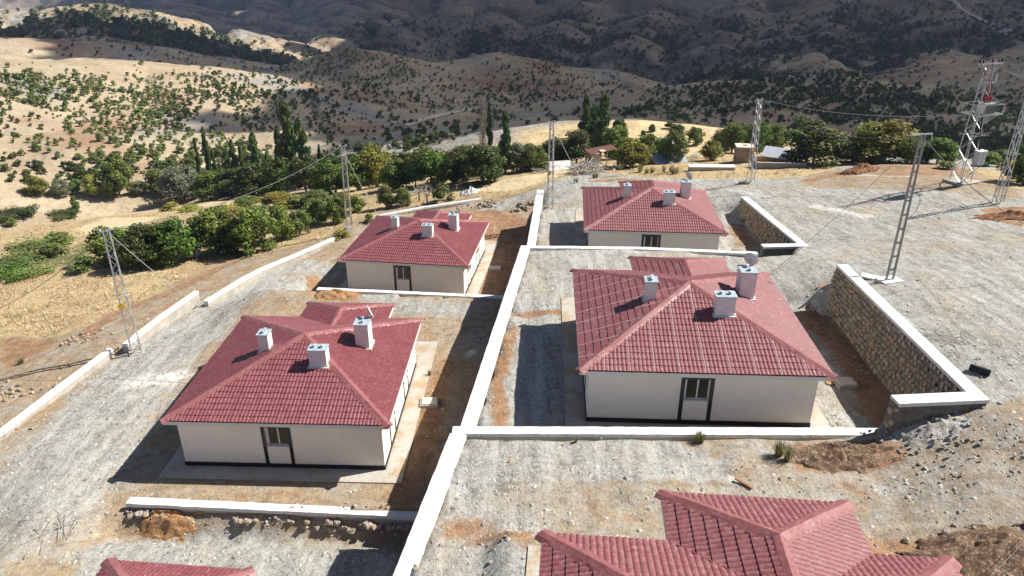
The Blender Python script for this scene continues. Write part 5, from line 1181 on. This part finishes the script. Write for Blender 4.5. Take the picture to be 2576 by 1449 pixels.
# cables
def cable(a, b, sag, label, r=.014, mat='wire', n=18, bead=False):
    a = Vector(a); b = Vector(b); pts = [a.lerp(b, t/n)-Vector((0, 0, sag*4*(t/n)*(1-t/n))) for t in range(n+1)]
    o = Vector(a); m = MB(); m.tube([p-o for p in pts], r, 5)
    c = m.build('overhead_cable', mat); c.location = o; tag(c, label, 'cable', 'overhead cables'); return c
def ptop(i): x, y = POLES[i][:2]; return Vector((x, y, hz(x, y)+8.3))
def hpt(key, lx, ly, lz):
    hx_, hy_, hz_, yw = HOUSES[key]; a = math.radians(yw); return (hx_+lx*math.cos(a)-ly*math.sin(a), hy_+lx*math.sin(a)+ly*math.cos(a), hz_+lz)
lad = Vector((20.95, 37.0, hz(21.1, 37)+8.25))
cable(ptop(0), ptop(1), 1.1, 'sagging cable between the leftmost pole and the second pole', .02)
cable(ptop(0), aty(-40, 790, 46), .6, 'cable from the leftmost pole leaving the photo at the left edge', .02)
cable(ptop(0), hpt('C', -5.1, 8.6, 2.95), .35, 'pale cable from the leftmost pole down to the near left house', .016, 'wirel')
cable(ptop(1), hpt('A', -4.9, 9.9, 2.95), .3, 'pale cable from the second pole down to the far left house', .016, 'wirel')
cable(ptop(2), hpt('D', -4.9, 10.0, 3.0), .3, 'pale cable from the middle pole down to the farthest right house', .016, 'wirel')
cable(ptop(2), ptop(3), .5, 'faint cable from the middle pole towards the pole right of it', .012)
cable(ptop(1), ptop(2), .9, 'faint cable between the second and the middle pole', .010)
cable(ptop(3), lad, 1.3, 'cable sagging from the right hand lattice pole to the ladder pole', .02)
cable(ptop(3), (38.0, 60.4, hz(39, 61.3)+6.0), .7, 'twisted pale cable from the lattice pole to the transformer platform', .024, 'wirel')
cable(lad, hpt('B', 4.9, 9.6, 3.0), .25, 'thin service cable from the ladder pole to the nearer right house', .010, 'wire')
cable(lad, aty(2620, 585, 36), .5, 'thick cable from the ladder pole leaving the photo at the right', .022)
cable((40.2, 60.4, hz(39, 61.3)+6.0), ptop(4), .5, 'short cable from the transformer platform to the last pole', .02)
for k in range(3):
    a = Vector((37.8+1.25*k, 60.9+.42*k, hz(39, 61.3)+10.3)); cable(a, aty(2640+14*k, 205+22*k, 64+k), .3, ['bare conductor from the tower top, nearest of three', 'bare conductor from the tower top, middle of three', 'bare conductor from the tower top, farthest of three'][k], .012)
cable(hpt('E', 4.9, 9.0, 3.05), aty(2640, 1290, 17.5), .15, 'thin service cable above the brown soil at the bottom right corner', .010, 'wire')

# ------------------------------------------------------------------ sheds and odd things in the background
def on(px, py, dz=0): x, y, z = gp(px, py); return x, y, z+dz
M['mud'] = simple('mud_plaster', (.33, .26, .19), .95, 0, .25, 2, .4); M['rust'] = simple('rusty_sheet', (.16, .075, .055), .7, .2, .3, 3); M['zinc'] = simple('zinc_roof', (.30, .36, .42), .45, .4, .12, 2); M['zincw'] = simple('pale_zinc_roof', (.62, .68, .72), .45, .2, .1, 2); M['blockwork'] = simple('grey_blockwork', (.22, .225, .225), .9, 0, .2, 2, .3)
M['tarp'] = simple('white_tarpaulin', (.66, .63, .60), .6, 0, .12, 3); M['wood'] = simple('grey_wood', (.38, .35, .31), .9, 0, .35, 4); M['redwood'] = simple('brown_plank', (.34, .18, .09), .85, 0, .25, 4); M['pale'] = simple('pale_limestone', (.66, .57, .46), .9, 0, .2, 2, .3)
def gable(px, py, w, d, hw, hr, rz, wallm, roofm, label, name='shed', cat='house'):
    x, y, z = on(px, py); r = tag(empty(name, (x, y, z-.15), rz), label, cat)
    m = MB(); m.box(-w/2, w/2, -d/2, d/2, 0, hw); m.add([(-w/2, -d/2, hw), (-w/2, d/2, hw), (-w/2, 0, hw+hr), (w/2, -d/2, hw), (w/2, d/2, hw), (w/2, 0, hw+hr)], [(0, 2, 1), (3, 4, 5)]); m.build('wall', wallm, r)
    e = .35
    for s in (-1, 1):
        m = MB(); t = .05; sl = hr/(d/2); a = [(-w/2-e, s*(d/2+e), hw-e*sl), (w/2+e, s*(d/2+e), hw-e*sl), (w/2+e, 0, hw+hr), (-w/2-e, 0, hw+hr)]
        m.add(a+[(p[0], p[1], p[2]+t) for p in a], [(0, 3, 2, 1), (4, 5, 6, 7), (0, 1, 5, 4), (1, 2, 6, 5), (2, 3, 7, 6), (3, 0, 4, 7)]); m.build('roof', roofm, r)
    m = MB(); m.box(w/2+.001, w/2+.05, -.45, .45, 0, 1.9); m.build('door', 'redwood', r); return r
gable(1642, 394, 5.2, 4.2, 1.6, 1.1, .45, 'mud', 'zinc', 'house with a blue grey metal roof half hidden by trees')
gable(1672, 408, 3.8, 3.0, .6, .6, .35, 'mud', 'zinc', 'sunken hut with grey metal roof behind the open yellowish tree', cat='hut')
gable(1958, 404, 2.8, 2.4, 1.0, .7, -.6, 'mud', 'zincw', 'small building with crumpled pale metal roof left of the big dark walnut', cat='hut')
# stone hut
x, y, z = on(1868, 408); r = tag(empty('stone_hut', (x, y, z-.2), -.12), 'small flat roofed stone hut left of the lattice pole', 'hut'); r.scale = (.72,)*3; m = MB(); m.box(-1.35, 1.35, -1.2, 1.2, 0, 2.9); m.build('wall', 'mud', r)
m = MB(); m.box(-1.45, 1.5, -1.3, 1.3, 2.9, 3.08); m.build('roof', 'pale', r); m = MB(); m.box(1.351, 1.38, -.3, .5, 0, 1.7); m.build('door', 'redwood', r); m = MB(); m.box(-.2, .35, -.3, .2, 3.081, 3.2); m.build('roof_hatch', 'mud', r)
x, y, z = on(1925, 405); r = tag(empty('mud_wall', (x, y, z-.3), -.1), 'low mud brick wall between the hut and the long grey wall', 'wall', kind='thing'); r.scale = (.7,)*3; m = MB(); m.box(-2.6, 2.8, -.3, .3, 0, 1.25); m.build('body', simple('mud_brick', (.46, .33, .22), .95, 0, .15, 2), r); m = MB(); m.box(-2.7, 2.9, -.36, .36, 1.25, 1.32); m.build('top', 'mud', r)
# tumbledown shed
x, y, z = on(1500, 412); r = tag(empty('shed', (x, y, z-.1), .35), 'tumbledown board shed with a rusty roof and a white sack on top', 'shed'); r.scale = (.72,)*3
for a, b in ((-1.5, -1.1), (1.5, -1.1), (1.5, 1.3), (-1.5, 1.3), (0, -1.1)):
    m = MB(); m.box(a-.07, a+.07, b-.07, b+.07, 0, 2.3); m.build('post', 'wood', r)
for k in range(7): m = MB(); m.box(-1.45+.22*k, -1.25+.22*k, -1.2, -1.17, .5+.05*(k % 3), 2.25); m.build('board', 'wood', r)
for k in range(5): m = MB(); m.box(-1.60, -1.57, -1.0+.42*k, -.62+.42*k, .1, 2.2); m.build('board', 'mud', r)
m = MB(); m.add([(-1.8, -1.4, 2.28), (3.6, -1.0, 2.75), (3.6, 1.6, 2.9), (-1.8, 1.6, 2.45), (-1.8, -1.4, 2.34), (3.6, -1.0, 2.81), (3.6, 1.6, 2.96), (-1.8, 1.6, 2.51)], [(0, 3, 2, 1), (4, 5, 6, 7), (0, 1, 5, 4), (1, 2, 6, 5), (2, 3, 7, 6), (3, 0, 4, 7)]); m.build('roof', 'rust', r)
m = MB(); m.box(.1, 1.1, -1.5, -.4, 2.62, 2.74); sk = m.build('sack', 'pale', r)
# fallen white board with printed letters
x, y, z = on(1411, 428); r = tag(empty('white_board', (x, y, z), .25), 'white board with faint letters leaning on the dry grass', 'board'); r.rotation_euler = (math.radians(-48), 0, .22)
m = MB(); m.box(-1.45, 1.45, -.03, .03, 0, 1.35); m.build('panel', 'tarp', r); m = MB()
def letter(m, ch, ox, oz, s):
    L = {'A': [((0, 0), (.3, 1)), ((.3, 1), (.6, 0)), ((.12, .4), (.48, .4))], 'F': [((0, 0), (0, 1)), ((0, 1), (.55, 1)), ((0, .55), (.42, .55))], 'D': [((0, 0), (0, 1)), ((0, 1), (.45, .8)), ((.45, .8), (.45, .2)), ((.45, .2), (0, 0))], 'T': [((.3, 0), (.3, 1)), ((0, 1), (.6, 1))]}[ch]
    for a, b in L: m.bar((ox+a[0]*s, -.034, oz+a[1]*s), (ox+b[0]*s, -.034, oz+b[1]*s), .035, .008)
for ch, ox in (('A', -.75), ('F', -.45), ('A', -.2), ('D', .12)): letter(m, ch, ox, .55, .26)
letter(m, 'T', .8, .6, .2); m.build('lettering', simple('faded_print', (.42, .38, .36), .8), r)
# white low roof slab and long grey wall
x, y, z = on(1790, 428); r = tag(empty('cistern', (x, y, z-.2), -.03), 'low long cistern with a white top in the dry grass', 'cistern'); m = MB(); m.box(-2.5, 2.5, -.4, .6, 0, .6); m.build('wall', 'concrete', r); m = MB(); m.box(-2.6, 2.6, -.46, .66, .6, .68); m.build('top', 'white', r)
x, y, z = on(1965, 424); r = tag(empty('block_wall', (x, y, z-.3), -.08), 'long grey block wall in the dry grass below the big dark walnut', 'wall', kind='thing'); r.scale = (.82,)*3; m = MB(); m.box(-3.4, 3.2, -.12, .12, 0, 1.15); m.build('front', 'blockwork', r); m = MB(); m.box(-3.4, -3.16, .121, 2.6, 0, 1.1); m.build('return', 'blockwork', r); m = MB(); m.box(-3.42, 3.22, -.15, .15, 1.15, 1.2); m.build('top', 'concrete', r)
# timber pile, tarpaulin heap, rail fence
def sticks(px, py, n, spread, L, label, name='timber_pile', mat='wood', thick=.05, hmax=.9, seed=1, cat='wood pile'):
    x, y, z = on(px, py); r = tag(empty(name, (x, y, z)), label, cat); R = random.Random(seed)
    for k in range(n):
        a = R.uniform(0, 3.14); dx, dy = R.gauss(0, spread*.4), R.gauss(0, spread*.3); l = L*R.uniform(.5, 1.1); zz = max(.06, hmax*math.exp(-(dx*dx+dy*dy)/(spread*spread*.35))*R.uniform(.3, 1)); t = R.uniform(-.25, .25)
        m = MB(); v = Vector((math.cos(a)*math.cos(t), math.sin(a)*math.cos(t), math.sin(t)))*l/2; c = Vector((dx, dy, zz)); m.bar(c-v, c+v, thick*R.uniform(.7, 1.6), thick*R.uniform(.5, 1)); m.build('pole' if thick > .04 else 'stick', mat, r)
    return r
sticks(1478, 434, 120, 3.0, 2.4, 'large heap of grey timber and rubble below the tumbledown shed', hmax=1.5, seed=2)
sticks(1055, 490, 26, 2.2, 2.4, 'pale felled poles lying beside the small orchard trees', hmax=.3, seed=3); sticks(1745, 402, 26, 1.6, 1.6, 'small scrap pile between the yellow tree and the hut', hmax=.7, seed=4)
sticks(1370, 432, 22, 1.8, 1.8, 'scrap timber beside the white board', hmax=.4, seed=6); sticks(2385, 850, 26, 1.5, 2.6, 'dry white stalks lying on the gravel right of the tall stone wall', 'dry_stalks', 'wood', .018, .25, 8, 'stalks'); sticks(130, 1330, 22, 1.4, 1.6, 'dry white stalks on the gravel at the bottom left', 'dry_stalks', 'wood', .016, .2, 9, 'stalks')
def lump(px, py, w, d, h, mat, label, name, cat, seed=0, rz=0, sub=40, rough=.5):
    x, y, z = on(px, py); n = sub; u, v = np.meshgrid(np.linspace(-1, 1, n+1), np.linspace(-1, 1, n+1)); rr_ = np.hypot(u, v)
    k = fbm(u*2.3+seed*7.1, v*2.3-seed*3.3, 4, seed); k2 = fbm(u*w*2.2+seed, v*d*2.2, 3, seed+5); p = np.clip(1-(rr_*(1+.35*k))**1.5, 0, 1)
    ca, sa = math.cos(rz), math.sin(rz); lx, ly = u*w/2, v*d/2; gx2, gy2 = x+lx*ca-ly*sa, y+lx*sa+ly*ca
    Z2 = height(gx2, gy2)-z-.10+h*p**.8*(1+rough*k)+np.where(p > 0, .10*k2*np.sqrt(np.maximum(h, .1)), 0)
    vs = list(zip(lx.ravel(), ly.ravel(), Z2.ravel())); fs = [(j*(n+1)+i, j*(n+1)+i+1, (j+1)*(n+1)+i+1, (j+1)*(n+1)+i) for j in range(n) for i in range(n)]
    o = MB().add(vs, fs).build(name, mat, smooth=True); o.location = (x, y, z); o.rotation_euler = (0, 0, rz); tag(o, label, cat); return o
lump(1180, 486, 2.8, 1.9, .62, 'tarp', 'heap covered with a white tarpaulin in the dry grass', 'tarpaulin_heap', 'tarpaulin', 1, 0, 30, .8)
def mat_soil(name, cols):
    t = NT(name); p = t.pos(); nm = t.noise(p, 1.6, 6, .7); st = t.sep(t.voro(p, 16, 'F1', 'Color'))[0]; nf = t.noise(p, 8, 6, .7)
    c = t.ramp(nm, [(.3, cols[0]), (.5, cols[1]), (.7, cols[2])]); c = t.mix(t.ramp(st, [(.75, 0.), (.95, .6)]), c, (.45, .37, .28)); t.color(c); t.rough(1.); t.bump(t.math('ADD', nf, st), .9, .08); return t.m
M['soilr'] = mat_soil('red_soil_heap', [(.14, .05, .025), (.27, .11, .05), (.36, .19, .1)]); M['soilb'] = mat_soil('brown_soil_heap', [(.08, .048, .03), (.17, .105, .065), (.29, .20, .135)]); M['gravelh'] = mat_soil('grey_gravel_heap', [(.30, .295, .265), (.42, .41, .37), (.54, .525, .475)]); M['soilo'] = mat_soil('orange_soil_heap', [(.28, .13, .05), (.42, .22, .095), (.50, .30, .16)])
lump(840, 742, 3.8, 1.6, .45, 'soilo', 'orange soil heap in front of the far left house', 'soil_heap', 'soil heap', 2); lump(2110, 1150, 4.2, 2.0, .55, 'soilb', 'brown soil heap in front of the tall stone wall end', 'soil_heap', 'soil heap', 3); lump(2160, 432, 4.5, 2.6, .8, 'soilr', 'dark red soil heap at the edge of the gravel pad', 'soil_heap', 'soil heap', 4, .3)
lump(2470, 1400, 5.0, 2.4, .7, 'soilb', 'dark brown soil bank at the bottom right corner', 'soil_heap', 'soil heap', 5, .1); lump(2550, 548, 5.5, 2.2, .5, 'soilr', 'red soil bank at the right edge beside the last pole', 'soil_heap', 'soil heap', 6, -.3); lump(1870, 462, 1.8, 1.0, .35, 'soilb', 'small brown soil lump left of the right hand lattice pole', 'soil_heap', 'soil heap', 7); lump(420, 1322, 3.0, 1.0, .45, 'soilo', 'orange soil spilled over the rubble footing', 'soil_heap', 'soil heap', 8); lump(1850, 640, 2.2, 1.2, .4, 'soilb', 'soil heap by the far stone wall', 'soil_heap', 'soil heap', 12)
lump(2090, 740, 2.2, 2.0, .5, 'gravelh', 'grey gravel heap at the far end of the tall stone wall', 'gravel_heap', 'gravel heap', 9); lump(2340, 1075, 3.4, 2.0, .28, 'gravelh', 'grey gravel spill against the stone wall end', 'gravel_heap', 'gravel heap', 10)
# heaps of stones: each stone a part
def stone_heap(px, py, n, sp, s0, label, mat=None, hmax=.4, seed=0):
    x, y, z = on(px, py); r = tag(empty('stone_heap', (x, y, z)), label, 'stones'); R = random.Random(seed)
    for k in range(n):
        dx, dy = R.gauss(0, sp*.5), R.gauss(0, sp*.35); s = s0*R.uniform(.5, 1.3); zz = hmax*math.exp(-(dx*dx+dy*dy)/(sp*sp*.5))*R.random()
        o = link('rock', R.choice(rocks), r, (dx, dy, zz+hz(x+dx, y+dy)-z+.1*s), (R.uniform(-.5, .5), R.uniform(-.5, .5), R.uniform(0, 6)), (s, s*.9, s*.75))
        if mat: o.material_slots[0].link = 'OBJECT'; o.material_slots[0].material = M[mat]
stone_heap(2195, 409, 60, 2.2, .45, 'heap of pale stones below the golden walnut', 'pale', .4, 1); stone_heap(1225, 516, 45, 1.5, .45, 'rubble heap at the end of the thin white wall', None, .4, 2); stone_heap(1320, 520, 24, 1.5, .5, 'rocks on the red soil behind the far left house', None, .3, 3)
stone_heap(1500, 424, 60, 2.4, .4, 'rubble beside the tumbledown shed', 'pale', .5, 4); stone_heap(215, 790+60, 26, 2.0, .3, 'stones along the dirt bank left of the lower road', None, .1, 5); stone_heap(30, 985, 30, 2.0, .32, 'stones on the dirt bank at the left edge', None, .1, 6); stone_heap(2480, 1405, 26, 2.2, .35, 'rocks on the soil bank at the bottom right', None, .2, 7)
stone_heap(2330, 1080, 110, 2.2, .15, 'grey rubble spilled against the return of the tall stone wall', 'gravelh', .25, 11); stone_heap(2420, 1120, 60, 2.6, .13, 'grey rubble on the slope below the corner of the tall stone wall', 'gravelh', .15, 12)
# black pipe, manholes, planks
x, y, z = on(2462, 940); m = MB(); m.tube([(-.38, 0, 0), (.38, 0, 0)], .135, 16, False); m.tube([(.38, 0, 0), (-.38, 0, 0)], .12, 16, False); o = m.build('pipe', 'black'); o.location = (x, y, z+.15); o.rotation_euler = (0, 0, -.75); tag(o, 'short black plastic pipe lying beside the coping of the tall stone wall', 'pipe')
def manhole(px, py, rz, label):
    x, y, z = on(px, py); r = tag(empty('manhole', (x, y, z), rz), label, 'manhole'); m = MB(); m.box(-.5, .5, -.4, .4, -.3, .16); m.build('rim', 'concrete', r); m = MB(); m.box(-.4, .42, -.32, .32, .161, .22); m.build('cover', 'pale', r)
manhole(1080, 1016, .05, 'concrete manhole half in shade beside the near left house'); manhole(1247, 678, .1, 'concrete manhole beside the far left house'); manhole(2125, 968, .1, 'concrete manhole at the foot of the tall stone wall')
def plank(px, py, L, w, rz, mat, label):
    x, y, z = on(px, py); m = MB(); m.box(-L/2, L/2, -w/2, w/2, 0, .06); o = m.build('plank', mat); o.location = (x, y, z+.04); o.rotation_euler = (0, .03, rz); tag(o, label, 'plank', 'loose planks')
plank(2080, 718, 1.6, .12, .6, 'redwood', 'brown plank leaning near the end of the tall stone wall'); plank(1870, 1222, .7, .1, -.8, 'redwood', 'red brown plank scrap beside the lime patch'); plank(2110, 965, 1.3, .3, .1, 'redwood', 'wide board on the red soil by the tall stone wall'); plank(2070, 1085, .5, .15, .4, 'tarp', 'pale board scrap below the stone wall end')
x, y, z = on(752, 668-30); m = MB(); m.box(-.6, .6, -.5, .5, 0, 1.2); o = m.build('storage_box', 'pvc'); x, y, z = on(485, 645); o.location = (x, y, z-.1); o.rotation_euler = (0, 0, .2); tag(o, 'white box between the two groups of near trees', 'box')
# loose slabs by the ladder pole and thin wooden pole
x, y, z = on(1046, 470); m = MB(); m.tube([(0, 0, 0), (.05, 0, 5.2)], [.09, .06], 7); o = m.build('wooden_pole', 'bark'); o.location = (x, y, z); tag(o, 'thin brown wooden pole standing before the walnut trees', 'pole')
m = MB(); x, y, z = on(2190, 698); m.box(-.5, .5, -.25, .25, 0, .1); o = m.build('concrete_slab', 'white'); o.location = (x, y, z+.05); o.rotation_euler = (.1, .05, -.5); tag(o, 'broken white slab beside the coping near the ladder pole', 'slab')
# pruned tree and dead twigs
def twigs(px, py, h, n, label, leafy=False):
    x, y, z = on(px, py); r = tag(empty('bare_tree', (x, y, z)), label, 'tree'); R = random.Random(n); m = MB(); m.tube([(0, 0, -.1), (0, 0, h*.35)], [.12, .09], 6); m.build('trunk', 'bark', r); m = MB()
    for k in range(n):
        a = R.uniform(0, 6.28); m.tube([(0, 0, h*.33), (h*.18*math.cos(a), h*.18*math.sin(a), h*.6), (h*.3*math.cos(a), h*.3*math.sin(a), h*R.uniform(.7, 1))], [.05, .03, .01], 4, False)
    m.build('limbs', 'twig', r)['kind'] = 'stuff'
    if leafy: c = link('crown', CR['round'][0][0], r, (0, 0, h*.1), scale=(h*.6, h*.6, h)); c.material_slots[0].link = 'OBJECT'; c.material_slots[0].material = M['leafA']
twigs(193, 532, 3.2, 7, 'small hard pruned tree in the dry field', True); twigs(1075, 515, 2.6, 14, 'leafless twiggy shrub behind the far left house'); twigs(1055, 505, 2.4, 12, 'second leafless shrub behind the far left house')

# ------------------------------------------------------------------ dry grass
R = np.random.RandomState(5); NG = 34000
px = R.rand(NG)*2100-40; py = 400+R.rand(NG)**.8*470; Xr = (px-1288)/FOCAL; Yr = -(py-724.5)/FOCAL; dy_ = CP+Yr*SP; dz_ = -SP+Yr*CP; t_ = (2-CAMZ)/dz_
for _ in range(8): t_ = t_*.5+.5*(height(Xr*t_, dy_*t_, False)-CAMZ)/dz_
gx_, gy_ = Xr*t_, dy_*t_; ci = np.clip(((gx_-GX0)/GS).astype(int), 0, X.shape[1]-1); ri = np.clip(((gy_-GY0)/GS).astype(int), 0, X.shape[0]-1)
okk = (gx_ > GX0+1) & (gx_ < GX1-1) & (gy_ > 15) & (gy_ < GY1-1) & (zg[ri, ci] > .6) & (zp[ri, ci] < .5) & (R.rand(NG) < np.clip(.55+.8*fbm(gx_*.3, gy_*.3, 3, 14), 0, 1))
ids = np.where(okk)[0]; n_ = len(ids); gz_ = height(gx_[ids], gy_[ids]); NB = 5
hgt_ = (.09+.12*R.rand(n_))*(1+gy_[ids]/160); an = R.rand(n_, NB)*6.28; sp = .25+.75*R.rand(n_, NB); hb_ = hgt_[:, None]*(.6+.6*R.rand(n_, NB))
bx = np.cos(an)*hb_*sp; by = np.sin(an)*hb_*sp; wx, wy = -np.sin(an)*hb_*.13, np.cos(an)*hb_*.13
c0 = np.stack([gx_[ids], gy_[ids], gz_-.03], -1)[:, None, :]+np.stack([R.randn(n_, NB)*.12, R.randn(n_, NB)*.12, np.zeros((n_, NB))], -1)
Vv = np.stack([c0+np.stack([wx, wy, 0*wx], -1), c0-np.stack([wx, wy, 0*wx], -1), c0+np.stack([bx, by, hb_], -1)], 2).reshape(-1, 3)
tag(link('dry_grass', soup('dry_grass', Vv, np.arange(n_*NB*3).reshape(-1, 3), np.repeat(R.rand(n_), NB), 'straw')), 'dry straw coloured grass on the slopes', 'grass', kind='stuff')

# ------------------------------------------------------------------ loose stones and gravel on the yards
R = np.random.RandomState(77); NS = 30000
sx_ = R.rand(NS)*2700-60; sy_ = 440+R.rand(NS)**.75*1040
ii = np.arange(NS)
zs0 = np.interp(sy_, [440, 700, 1000, 1449], [7, 9, 10, 11])
px_, py_ = sx_, sy_
Xr = (px_-1288)/FOCAL; Yr = -(py_-724.5)/FOCAL; dy_ = CP+Yr*SP; dz_ = -SP+Yr*CP
t_ = (zs0-CAMZ)/dz_
for _ in range(6): t_ = t_*.5+.5*(height(Xr*t_, dy_*t_, False)-CAMZ)/dz_
gx_, gy_ = Xr*t_, dy_*t_; gz_ = height(gx_, gy_)
okk = (gx_ > -40) & (gx_ < 60) & (gy_ > 10) & (gy_ < 90)
for hx_, hy_, hz_, yw in HOUSES.values():
    a = math.radians(yw); lx = (gx_-hx_)*math.cos(a)+(gy_-hy_)*math.sin(a); ly = -(gx_-hx_)*math.sin(a)+(gy_-hy_)*math.cos(a); okk &= ~((np.abs(lx) < 5.95) & (ly > -.7) & (ly < 13.2))
cl = fbm(gx_*.5, gy_*.5, 3, 5); okk &= R.rand(NS) < np.clip(.5+.9*cl, .08, 1); okk &= ~((gx_ < -26.5) & (R.rand(NS) < .8))
ids = np.where(okk)[0]; base = np.array([(-.5, -.3, 0), (.45, -.4, 0), (.5, .35, 0), (-.4, .45, 0), (-.28, -.15, .42), (.25, -.22, .5), (.22, .2, .44), (-.2, .25, .38)])
fq = np.array([(0, 1, 5, 4), (1, 2, 6, 5), (2, 3, 7, 6), (3, 0, 4, 7), (4, 5, 6, 7)])
n_ = len(ids); s_ = (.03+.10*R.rand(n_)**4.0)*(1+gy_[ids]/90); an = R.rand(n_)*6.28
bb = base[None]+R.randn(n_, 8, 3)*.09; bx_ = bb*s_[:, None, None]*np.array([1.25, 1, .8]); c, s = np.cos(an)[:, None], np.sin(an)[:, None]
Vv = np.stack([bx_[..., 0]*c-bx_[..., 1]*s+gx_[ids][:, None], bx_[..., 0]*s+bx_[..., 1]*c+gy_[ids][:, None], bx_[..., 2]+gz_[ids][:, None]-.015], -1).reshape(-1, 3)
Ff = (fq[None]+8*np.arange(n_)[:, None, None]).reshape(-1, 4)
tag(link('loose_gravel', soup('loose_gravel', Vv, Ff, np.repeat(R.rand(n_), 5), 'chips')), 'loose stones and gravel strewn over the yards', 'gravel', kind='stuff')
# larger single rocks
RK = random.Random(15); spots = [(i, 0) for i in []]
for k in range(44):
    px, py = RK.uniform(20, 2550), RK.uniform(900, 1440); x, y, z = gp(px, py)
    if any(abs((x-h_[0])*math.cos(math.radians(h_[3]))+(y-h_[1])*math.sin(math.radians(h_[3]))) < 6.1 and -.9 < (y-h_[1]) < 13.4 for h_ in HOUSES.values()): continue
    s = RK.uniform(.12, .26); o = link('rock', RK.choice(rocks), None, (x, y, z+.02), (RK.uniform(-.4, .4), RK.uniform(-.4, .4), RK.uniform(0, 6)), (s*1.3, s, s*.55)); pl_ = 'on the lower road left of the near left house' if x < -17 else 'on the lower yards left of the long white wall' if x < float(main_x(np.array(y))) else 'between the bottom roof and the white cross wall' if y < 24 and x < 14 else 'on the brown ground right of the bottom roof' if y < 24 else 'on the gravel above the white cross wall'; tag(o, 'loose rock lying '+pl_, 'rock', 'loose rocks '+pl_)

# ------------------------------------------------------------------ clouds over the valley (above the frame) and the air
def shaded(x, y):
    r = math.hypot(x, y); az = math.degrees(math.atan2(x, y))
    if r < 172: return False
    if az < -17 and r < 365: return False
    if az < -9 and r < 235: return False
    if az < -17 and 370 < r < 540: return az > -33
    if az < -12 and 560 <= r < 740: return True
    if az < -15.5 and 770 < r < 1030: return False
    if az < -30 and r >= 1030: return False
    return True
def mat_cloud(name, t_):
    t = NT(name); t.color((.85, .86, .88)); t.rough(1.0); tr = t.n.new('ShaderNodeBsdfTransparent'); mx = t.n.new('ShaderNodeMixShader'); mx.inputs[0].default_value = t_
    t.l.new(t.b.outputs[0], mx.inputs[1]); t.l.new(tr.outputs[0], mx.inputs[2]); t.l.new(mx.outputs[0], t.out.inputs[0]); return t.m
M['cloud'] = mat_cloud('thin_cloud', .33); M['cloudf'] = mat_cloud('thick_cloud', .24)
HC = 420.0
def cloud_slab(name, x0, x1, y0, y1, st, cond, mat, label, seed):
    """closed, lumpy slab of cloud floating where its shadow falls on the ground below"""
    xs = np.arange(x0, x1+1, st); ys = np.arange(y0, y1+1, st); CX, CY = np.meshgrid(xs, ys); wx = CX+st*2.2*fbm(CX/90, CY/90, 3, seed); wy = CY+st*2.2*fbm(CX/90+5, CY/90, 3, seed+1)
    cx, cy = (wx[:-1, :-1]+wx[1:, 1:])/2, (wy[:-1, :-1]+wy[1:, 1:])/2; K = np.vectorize(cond)(cx, cy)
    z = np.interp(np.hypot(CX, CY), VR, VZ)+12; t = (HC-z)/SUNV.z; PXc, PYc = CX+SUNV.x*t, CY+SUNV.y*t; lump_ = fbm(CX/120, CY/120, 3, seed+2)
    n, m_ = CX.shape; top = np.stack([PXc, PYc, HC+22+16*lump_], -1).reshape(-1, 3); bot = np.stack([PXc, PYc, HC-6+5*lump_], -1).reshape(-1, 3); V = np.concatenate([top, bot]); o_ = n*m_; F = []
    for r in range(n-1):
        for c in range(m_-1):
            if not K[r, c]: continue
            a, b, d, e = r*m_+c, r*m_+c+1, (r+1)*m_+c+1, (r+1)*m_+c; F += [(a, b, d, e), (o_+e, o_+d, o_+b, o_+a)]
            for (rr2, cc2, p, q) in ((r-1, c, a, b), (r, c+1, b, d), (r+1, c, d, e), (r, c-1, e, a)):
                if not (0 <= rr2 < n-1 and 0 <= cc2 < m_-1) or not K[rr2, cc2]: F.append((p, o_+p, o_+q, q))
    m = MB(); m.v = [tuple(v) for v in V]; m.f = F; m.tone = [.5]*len(F); o = m.build(name, mat); tag(o, label, 'cloud', kind='stuff')
def cn(x, y): return math.hypot(x, y) < 770 and abs(math.degrees(math.atan2(x, y))) < 43 and bool(shaded(x, y))
def cf(x, y):
    if math.hypot(x, y) < 690 or abs(math.degrees(math.atan2(x, y))) > 43 or not shaded(x, y): return False
    return float(fbm(np.array([x/260.]), np.array([y/260.]), 3, 411)[0]) < .80
cloud_slab('cloud', -430, 570, 110, 800, 12, cn, 'cloud', 'cloud over the near valley, above the photo', 501)
cloud_slab('cloud', -1500, 1700, 440, 2620, 40, cf, 'cloudf', 'cloud over the far mountains, above the photo', 601)
HAZE = 0.00013
m = MB(); m.box(-4600, 4600, -60, 4500, -260, 36); hb = m.mesh('haze')
hmat = bpy.data.materials.new('haze_air'); hmat.use_nodes = True; hn = hmat.node_tree.nodes; hn.clear(); ho = hn.new('ShaderNodeOutputMaterial'); pv = hn.new('ShaderNodeVolumePrincipled'); pv.inputs['Color'].default_value = (.55, .68, 1.0, 1); pv.inputs['Density'].default_value = HAZE; pv.inputs['Anisotropy'].default_value = .2
hmat.node_tree.links.new(pv.outputs[0], ho.inputs['Volume']); hb.materials.append(hmat)
tag(link('haze', hb), kind='stuff')
